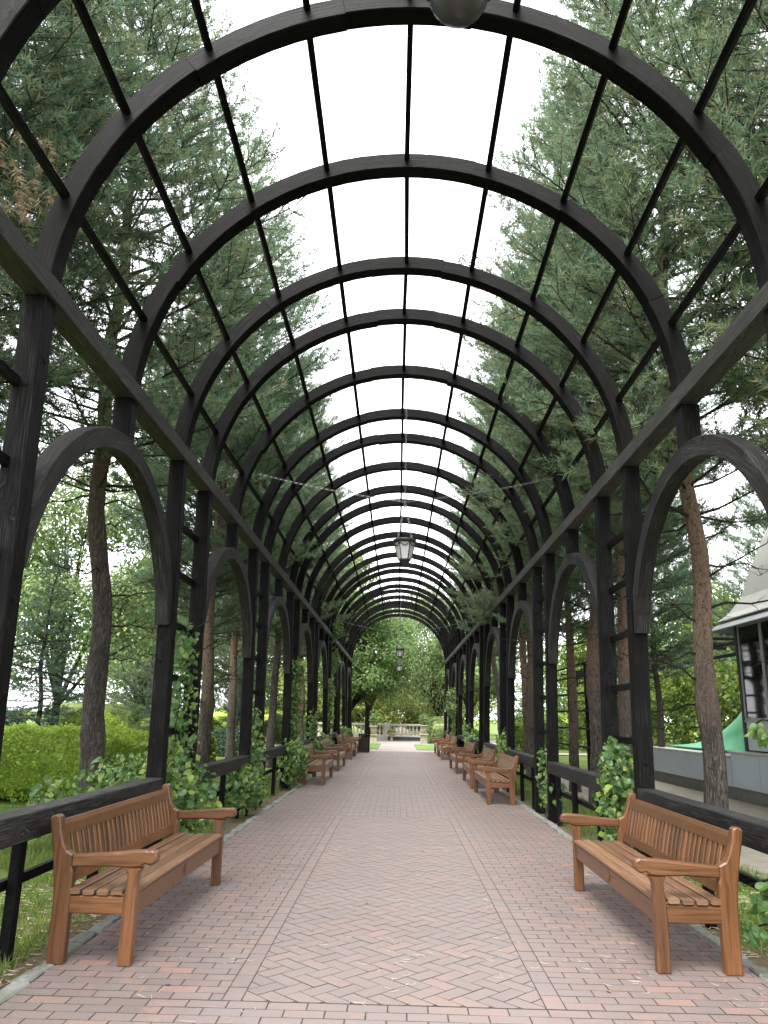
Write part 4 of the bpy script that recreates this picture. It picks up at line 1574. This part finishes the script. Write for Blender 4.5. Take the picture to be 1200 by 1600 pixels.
vine('leafy vine bush behind the third bench of the pavilion side row', (2.4, 26.6, 0),
     [((0, -.4, .6), (.3, .8, .5)), ((0, .4, 1.0), (.25, .6, .4))], [climb(0, 0, -.03, 1.3, rr)], 110, 30, 800, 1.3)
vine('dark vine clump hanging on the far posts above the last pavilion side benches', (2.3, 32.9, 0),
     [((-.05, 0, 2.0), (.4, .8, .55)), ((0, .5, 2.5), (.3, .5, .3)), ((0, 0, 1.2), (.15, .3, .8)), ((0, 0, .4), (.3, .6, .4))], [climb(0, 0, -.03, 2.8, rr)], 111, 40, 700, 1.3)
vine('vine sprigs with large pale leaves reaching past the near end of the pavilion side rail', (2.45, 4.45, 0),
     [((-.20, .78, .50), (.10, .16, .10)), ((-.22, .85, .28), (.08, .14, .09)), ((-.17, .72, 1.47), (.06, .10, .07)), ((-.12, .55, .40), (.1, .2, .12)), ((-.08, .5, 1.2), (.06, .12, .16))],
     [climb(.0, .42, -.03, 1.5, rr, .02), [(0, .42, 1.3), (-.08, .55, 1.5), (-.15, .68, 1.53), (-.22, .8, 1.45)], [(0, .42, .4), (-.1, .55, .6), (-.18, .75, .58), (-.25, .95, .5)], [(0, .42, .1), (-.12, .6, .3), (-.2, .8, .32), (-.26, .95, .25)]], 112, 58, 0, 1.0)

# ------------------------------------------------------------------ pavilion and ledge
lw = thing('ledge_wall', 'low ledge wall of grey panels with pale cap boards below the pavilion', 'wall')
XW = 6.95
ob('plinth', MB().box(XW + .06, XW + .5, 6, 22.65, -.1, .235, .004).mesh('plinth', 'plinth'), lw)
joints_low = [17.03, 19.82, 22.7]
for y0, y1 in zip(joints_low[:-1], joints_low[1:]):
    ob('panel', MB().box(XW, XW + .05, y0 + .006, y1 - .006, .236, .80, .004).mesh('panel', 'grey_panel'), lw)
joints_hi = [17.018, 15.72, 14.4, 13.1, 11.8, 10.5, 9.2, 7.9, 6.6]
for y1, y0 in zip(joints_hi[:-1], joints_hi[1:]):
    ob('panel', MB().box(XW, XW + .05, y0 + .006, y1 - .006, .236, .90, .004).mesh('panel', 'grey_panel'), lw)
ob('core', MB().box(XW + .055, XW + 2.4, 17.03, 22.7, .236, .80, .004).mesh('core', 'plinth'), lw)
ob('core', MB().box(XW + .055, XW + 4.6, 6.6, 17.02, .236, .90, .004).mesh('core', 'plinth'), lw)
ob('cap_board', MB().box(XW - .05, XW + .42, 17.03, 22.75, .801, .85, .006).mesh('cap_board', 'cap_board'), lw)
ob('cap_board', MB().box(XW + .425, XW + 2.4, 17.03, 22.75, .801, .845, .006).mesh('cap_board', 'cap_board'), lw)
ob('cap_board', MB().box(XW - .05, XW + .30, 6.5, 17.05, .901, .945, .006).mesh('cap_board', 'cap_board'), lw)
ob('cap_board', MB().box(XW + .305, XW + 4.6, 6.5, 17.05, .901, .94, .006).mesh('cap_board', 'cap_board'), lw)

pv = thing('pavilion', 'glazed garden pavilion with grey panels and flared pale canvas roof on the ledge', 'pavilion', (0, 0, .946))
px0, px1, py0, py1 = 7.28, 10.9, 12.6, 16.9
ZG = 0.62     # sill above the base
ZE = 2.6      # wall head
for (x, y) in ((px0, py1), (px0, py0), (px1, py1), (px1, py0)):
    ob('corner_post', MB().box(x - .05, x + .05, y - .05, y + .05, 0, ZE, .006).mesh('corner_post', 'black_iron'), pv)
nw = 4
for i in range(nw):
    y1 = py1 - .05 - i * (py1 - py0 - .1) / nw
    y0 = y1 - (py1 - py0 - .1) / nw
    ob('panel', MB().box(px0 - .02, px0 + .02, y0 + .02, y1 - .02, 0.03, ZG - .03, .004).mesh('panel', 'grey_panel'), pv)
    w = ob('window', None, pv)
    for (a, c_, z0, z1) in ((y0, y0 + .04, ZG, ZE), (y1 - .04, y1, ZG, ZE), (y0 + .04, y1 - .04, ZE - .06, ZE), (y0 + .04, y1 - .04, ZG, ZG + .05)):
        ob('frame', MB().box(px0 - .03, px0 + .03, a, c_, z0, z1, .004).mesh('frame', 'grey_metal'), w)
    ob('pane', MB().box(px0 - .004, px0 + .004, y0 + .04, y1 - .04, ZG + .05, ZE - .06, .001).mesh('pane', 'window_glass'), w)
ob('sill', MB().box(px0 - .05, px0 + .05, py0 + .05, py1 - .05, ZG - .03, ZG - .001, .004).mesh('sill', 'grey_metal'), pv)
nx_ = 3
for i in range(nx_):
    x0 = px0 + .05 + i * (px1 - px0 - .1) / nx_
    x1 = x0 + (px1 - px0 - .1) / nx_
    for yy in (py0, py1):
        ob('panel', MB().box(x0 + .02, x1 - .02, yy - .02, yy + .02, .03, ZG - .03, .004).mesh('panel', 'grey_panel'), pv)
        w = ob('window', None, pv)
        for (a, c_, z0, z1) in ((x0, x0 + .04, ZG, ZE), (x1 - .04, x1, ZG, ZE), (x0 + .04, x1 - .04, ZE - .06, ZE), (x0 + .04, x1 - .04, ZG, ZG + .05)):
            ob('frame', MB().box(a, c_, yy - .03, yy + .03, z0, z1, .004).mesh('frame', 'grey_metal'), w)
        ob('pane', MB().box(x0 + .04, x1 - .04, yy - .004, yy + .004, ZG + .05, ZE - .06, .001).mesh('pane', 'window_glass'), w)
ob('curtain', MB().box(px0 + .25, px0 + .3, py0 + .1, py1 - .1, .02, ZE - .05, .004).mesh('curtain', 'dark_inside'), pv) if False else None
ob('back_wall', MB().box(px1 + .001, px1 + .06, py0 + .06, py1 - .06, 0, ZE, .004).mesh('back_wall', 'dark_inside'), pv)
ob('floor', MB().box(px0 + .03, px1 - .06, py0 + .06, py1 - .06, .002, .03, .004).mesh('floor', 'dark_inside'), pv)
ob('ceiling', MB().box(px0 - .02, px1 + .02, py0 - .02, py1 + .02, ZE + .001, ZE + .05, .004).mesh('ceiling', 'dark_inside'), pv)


def roof_ring(rings, mat, name):
    V, F = [], []
    for (ins, z) in rings:
        V += [(px0 - .45 + ins, py1 + .45 - ins, z), (px0 - .45 + ins, py0 - .45 + ins, z), (px1 + .45 - ins, py0 - .45 + ins, z), (px1 + .45 - ins, py1 + .45 - ins, z)]
    for i in range(len(rings) - 1):
        for k in range(4):
            F.append((i * 4 + k, i * 4 + (k + 1) % 4, i * 4 + 4 + (k + 1) % 4, i * 4 + 4 + k))
    me = mesh(name, V, F, mat)
    o = ob(name, me, pv)
    so = o.modifiers.new('thick', 'SOLIDIFY')
    so.thickness = .03
    so.offset = -1
    return o


roof_ring([(0, 2.50), (.22, 2.68)], 'grey_metal', 'eave_skirt')
roof_ring([(.16, 2.705), (.34, 2.86), (.50, 3.10), (.56, 3.2)], 'canvas', 'roof_flare')
roof_ring([(.555, 3.19), (.72, 3.75), (.95, 4.4), (1.3, 5.2), (2.0, 6.2)], 'canvas', 'roof')

# green sheet draped from the pavilion corner
gs = thing('green_slide', 'green fabric slide sweeping down from the pavilion corner onto the ledge', 'slide', (0, 0, .85))
V, F = [], []
nu, nv = 14, 8
for i in range(nu + 1):
    u = i / nu
    for j in range(nv + 1):
        v = j / nv
        x = 7.42 + 1.1 * v
        y = 17.12 + 6.0 * u * (0.9 + .1 * v)
        zt = 3.3 * (1 - u) ** 2.3
        z = zt * max(0., (v - .25) / .75) ** .8 + .03 + .03 * math.sin(v * 9 + u * 5) * (1 - u) + .08 * math.sin(u * 3.1) * math.sin(v * 3.1)
        V.append((x, y, max(.012, z)))
for i in range(nu):
    for j in range(nv):
        a = i * (nv + 1) + j
        F.append((a, a + 1, a + nv + 2, a + nv + 1))
so = ob('sheet', mesh('sheet', V, F, 'green_fabric', None, None, True), gs)
mm = so.modifiers.new('thick', 'SOLIDIFY')
mm.thickness = .015
mm.offset = 1

# ------------------------------------------------------------------ end of the walk: pedestals, urns, balustrade, platform, planter box
for x0, x1 in ((-3.2, -.95), (.97, 3.4)):
    sheet('grass_strip', x0, x1, 38.6, 46.3, 0.0, 'mown_grass', 'short mown grass strip beside the pale end path', 'grass')


def pedestal(x, y, h, label):
    t = thing('pedestal', label, 'pedestal', (x, y, 0.001))
    ob('base', MB().box(-.25, .25, -.25, .25, 0, .08, .01).mesh('base', 'sand_stone'), t)
    ob('shaft', MB().box(-.19, .19, -.19, .19, .081, h - .07, .01).mesh('shaft', 'sand_stone'), t)
    ob('cap', MB().prism([(-.25, -.25), (.25, -.25), (.25, .25), (-.25, .25)], h - .069, h, 'z', .015).mesh('cap', 'sand_stone'), t)
    return t


def potted(x, y, z, label, seed, mat, hh, flower=False, bowl=False):
    t = thing('planter_urn', label, 'planter', (x, y, z))
    prof = [(.10, 0), (.13, .02), (.17, .22), (.2, .40), (.235, .41), (.235, .47), (.19, .47), (.17, .42)] if not bowl else \
        [(.10, 0), (.12, .03), (.06, .12), (.07, .2), (.2, .32), (.3, .46), (.33, .47), (.33, .5), (.27, .5), (.25, .46)]
    ob('pot', MB().lathe(prof, 18).mesh('pot', 'sand_stone', True), t)
    rg = np.random.default_rng(seed)
    n = 420
    d = rg.normal(size=(n, 3))
    d /= np.linalg.norm(d, axis=1, keepdims=True)
    C = d * rg.random((n, 1)) ** .5 * np.array([.3, .3, hh * .5]) + np.array([0, 0, .45 + hh * .45])
    ob('foliage', foliage('foliage', C, .1, mat, d + [0, 0, .5], .5, rg, .5), t)
    st = MB()
    for i in range(7):
        st.tube([(0, 0, .4), (d[i, 0] * .1, d[i, 1] * .1, .4 + hh * .4), (d[i, 0] * .22, d[i, 1] * .22, .4 + hh * .85)], [.012, .009, .004], 4, cap=False)
    ob('stems', st.mesh('stems', 'twig_bark'), t)
    if flower:
        ob('flowers', foliage('flowers', C[:160] * 1.05 + [0, 0, .04], .06, 'flower_petal', d[:160], .9, rg, .5), t)
    return t


pedestal(-1.35, 45.3, .52, 'square sandstone pedestal on the grass strip near the maple trunks')
potted(-1.35, 45.3, .521, 'stone pot of dark leafy plant on the pedestal near the maples', 201, 'maple_leaf', .75)
pedestal(1.46, 44.3, .62, 'square sandstone pedestal on the grass strip before the light shrub')
potted(1.46, 44.3, .621, 'stone pot of pale bushy plant on the pedestal before the light shrub', 202, 'willow_leaf', .7)
pf = thing('platform', 'low dark stone platform at the end of the path below the balustrade', 'platform', (0, 0, 0.001))
ob('riser', MB().box(-.62, 2.4, 52.6, 55.3, 0, .22, .01).mesh('riser', 'dark_stone'), pf)
ob('top_slab', MB().box(-.68, 2.45, 52.5, 55.35, .221, .29, .01).mesh('top_slab', 'cap_board'), pf)
potted(-.36, 51.6, .001, 'wide stone bowl of orange flowers beside the dark platform', 203, 'hedge_leaf', .25, True, True)
bl = thing('balustrade', 'pale stone balustrade with turned balusters closing the plaza', 'balustrade', (0, 0, .001))
bal = MB().lathe([(.085, 0), (.085, .05), (.05, .07), (.075, .16), (.095, .26), (.07, .4), (.045, .52), (.06, .56), (.085, .6), (.085, .64)], 10).mesh('baluster', 'light_stone', True)
pts = []
for i in range(46):
    x = -8.5 + i * .26
    pts.append((x, 56.0 - .02 * (x - 1) ** 2))
for (x, y) in pts:
    ob('baluster', bal, bl, (x, y, .26))
for i in range(0, 45, 5):
    a, c_ = pts[i], pts[min(45, i + 5)]
    ob('rail', MB().timber((a[0], a[1], .965), (c_[0], c_[1], .965), .3, .13, None, .015).mesh('rail', 'light_stone'), bl)
    ob('plinth', MB().timber((a[0], a[1], .13), (c_[0], c_[1], .13), .32, .258, None, .01).mesh('plinth', 'light_stone'), bl)
for i in (0, 14, 30, 45):
    x, y = pts[i]
    ob('pier', MB().box(x - .2, x + .2, y - .22, y + .22, 0, 1.1, .015).mesh('pier', 'light_stone'), bl)
pb = thing('planter_box', 'dark lattice sided planter box at the end of the hedge side bench row', 'planter', (-1.42, 34.6, 0.001))
for s in (-1, 1):
    for w in range(6):
        ob('slat', MB().timber((-.2 + w * .08, s * .21, 0.04), (-.2 + w * .08, s * .21, .70), .035, .02, (1, 0, 0), .003).mesh('slat', 'stained_wood'), pb)
        ob('slat', MB().timber((s * .22, -.2 + w * .08, 0.04), (s * .22, -.2 + w * .08, .70), .02, .035, (1, 0, 0), .003).mesh('slat', 'stained_wood'), pb)
ob('liner', MB().box(-.2, .2, -.19, .19, 0, .66, .005).mesh('liner', 'dark_inside'), pb)
ob('rim', MB().prism([(-.25, -.24), (.25, -.24), (.25, .24), (-.25, .24)], .701, .76, 'z', .006).mesh('rim', 'stained_wood'), pb)

# ------------------------------------------------------------------ grass and litter
rg = np.random.default_rng(301)


def blades(name, label, regions, seed, hgt=.07):
    rg = np.random.default_rng(seed)
    Vs, n0 = [], 0
    for (x0, x1, y0, y1, n, h) in regions:
        x = rg.uniform(x0, x1, n)
        y = rg.uniform(y0, y1, n)
        k = np.sin(x * 5.1) * np.sin(y * 4.3) + np.sin(x * 1.9 + y * 2.3) + rg.normal(0, .6, n) > -.3
        x, y = x[k], y[k]
        n = len(x)
        a = rg.uniform(0, 6.28, n)
        hh = h * rg.uniform(.5, 1.4, n)
        w = .0045
        ln = rg.normal(0, .45, (n, 2)) * hh[:, None]
        V = np.zeros((n, 3, 3))
        V[:, 0] = np.column_stack([x - np.cos(a) * w, y - np.sin(a) * w, np.full(n, -.045)])
        V[:, 1] = np.column_stack([x + np.cos(a) * w, y + np.sin(a) * w, np.full(n, -.045)])
        V[:, 2] = np.column_stack([x + ln[:, 0], y + ln[:, 1], hh - .04])
        Vs.append(V.reshape(-1, 3))
    V = np.concatenate(Vs)
    F = np.arange(len(V)).reshape(-1, 3)
    return tag(ob(name, mesh(name, V, F, 'grass_blade', None, rg.random(len(F)))), label, 'grass', kind='stuff')


blades('grass', 'tufts of green grass on the lawn outside the rails', [
    (-4.6, -2.35, 4.2, 9.5, 26000, .08), (-9, -4.6, 5, 13.4, 26000, .09), (2.5, 3.8, 4.2, 10, 15000, .08), (3.8, 8, 4, 7.4, 8000, .08), (-4.4, -2.4, 9.5, 22, 16000, .09), (2.5, 3.7, 10, 24, 12000, .09)], 302)


def litter(name, label, regs, mat, seed, L=.07, w=.0022):
    rg = np.random.default_rng(seed)
    mb = MB()
    for (x0, x1, y0, y1, n, z, spread) in regs:
        for i in range(n):
            if i % 5 == 0:
                cx, cy = rg.uniform(x0, x1), rg.uniform(y0, y1)
            px, py = cx + rg.normal(0, spread), cy + rg.normal(0, spread)
            if not (x0 < px < x1):
                continue
            a = rg.uniform(0, math.pi)
            c_ = rg.normal(0, .5)
            l_ = L * rg.uniform(.5, 1.3)
            pts = []
            for j in range(4):
                u = j / 3 - .5
                pts.append(Vector((px + l_ * u * math.cos(a) - c_ * l_ * (u * u - .1) * math.sin(a), py + l_ * u * math.sin(a) + c_ * l_ * (u * u - .1) * math.cos(a), z + rg.uniform(0, .004) + .006 * abs(u))))
            mb.tube(pts, [w * .6, w, w, w * .5], 3, float(rg.random()), cap=False)
    return tag(ob(name, mb.mesh(name, mat)), label, 'litter', kind='stuff')


litter('needle_litter', 'pale dry pine needles scattered over the brick path', [(PX0, PX1, 4.2, 7.5, 170, .0045, .1), (PX0, PX1, 7.5, 12, 110, .0045, .12), (PX0, PX1, 12, 20, 100, .0045, .15)], 'dry_litter', 303, .06, .0014)
litter('soil_litter', 'brown pine needles lying on soil outside the kerbs', [(-3.4, -2.22, 4.2, 9, 900, -.03, .12), (2.36, 3.4, 4.2, 9, 700, -.03, .12)], 'dry_litter', 304, .08, .0025)
# a few fallen leaves on the path
fl = [leaf_mesh(.03, .045, .3, .3, 'dry_needles'), leaf_mesh(.02, .03, .5, .1, 'dry_needles')]
for i, (x, y) in enumerate([(-.25, 7.0), (-.62, 6.1), (-1.3, 4.9), (.3, 9.6), (1.2, 5.0), (1.45, 8.6), (-1.7, 11.2), (-1.75, 11.6), (-.1, 13.5), (.9, 12.2)]):
    o = ob('fallen_leaf', fl[i % 2], None, (x, y, .006), (rng.uniform(-.2, .2), rng.uniform(-.2, .2), rng.uniform(0, 6)))
    tag(o, 'small dry brown leaf fallen on the brick path', 'leaf', 'dry leaves on the brick path')
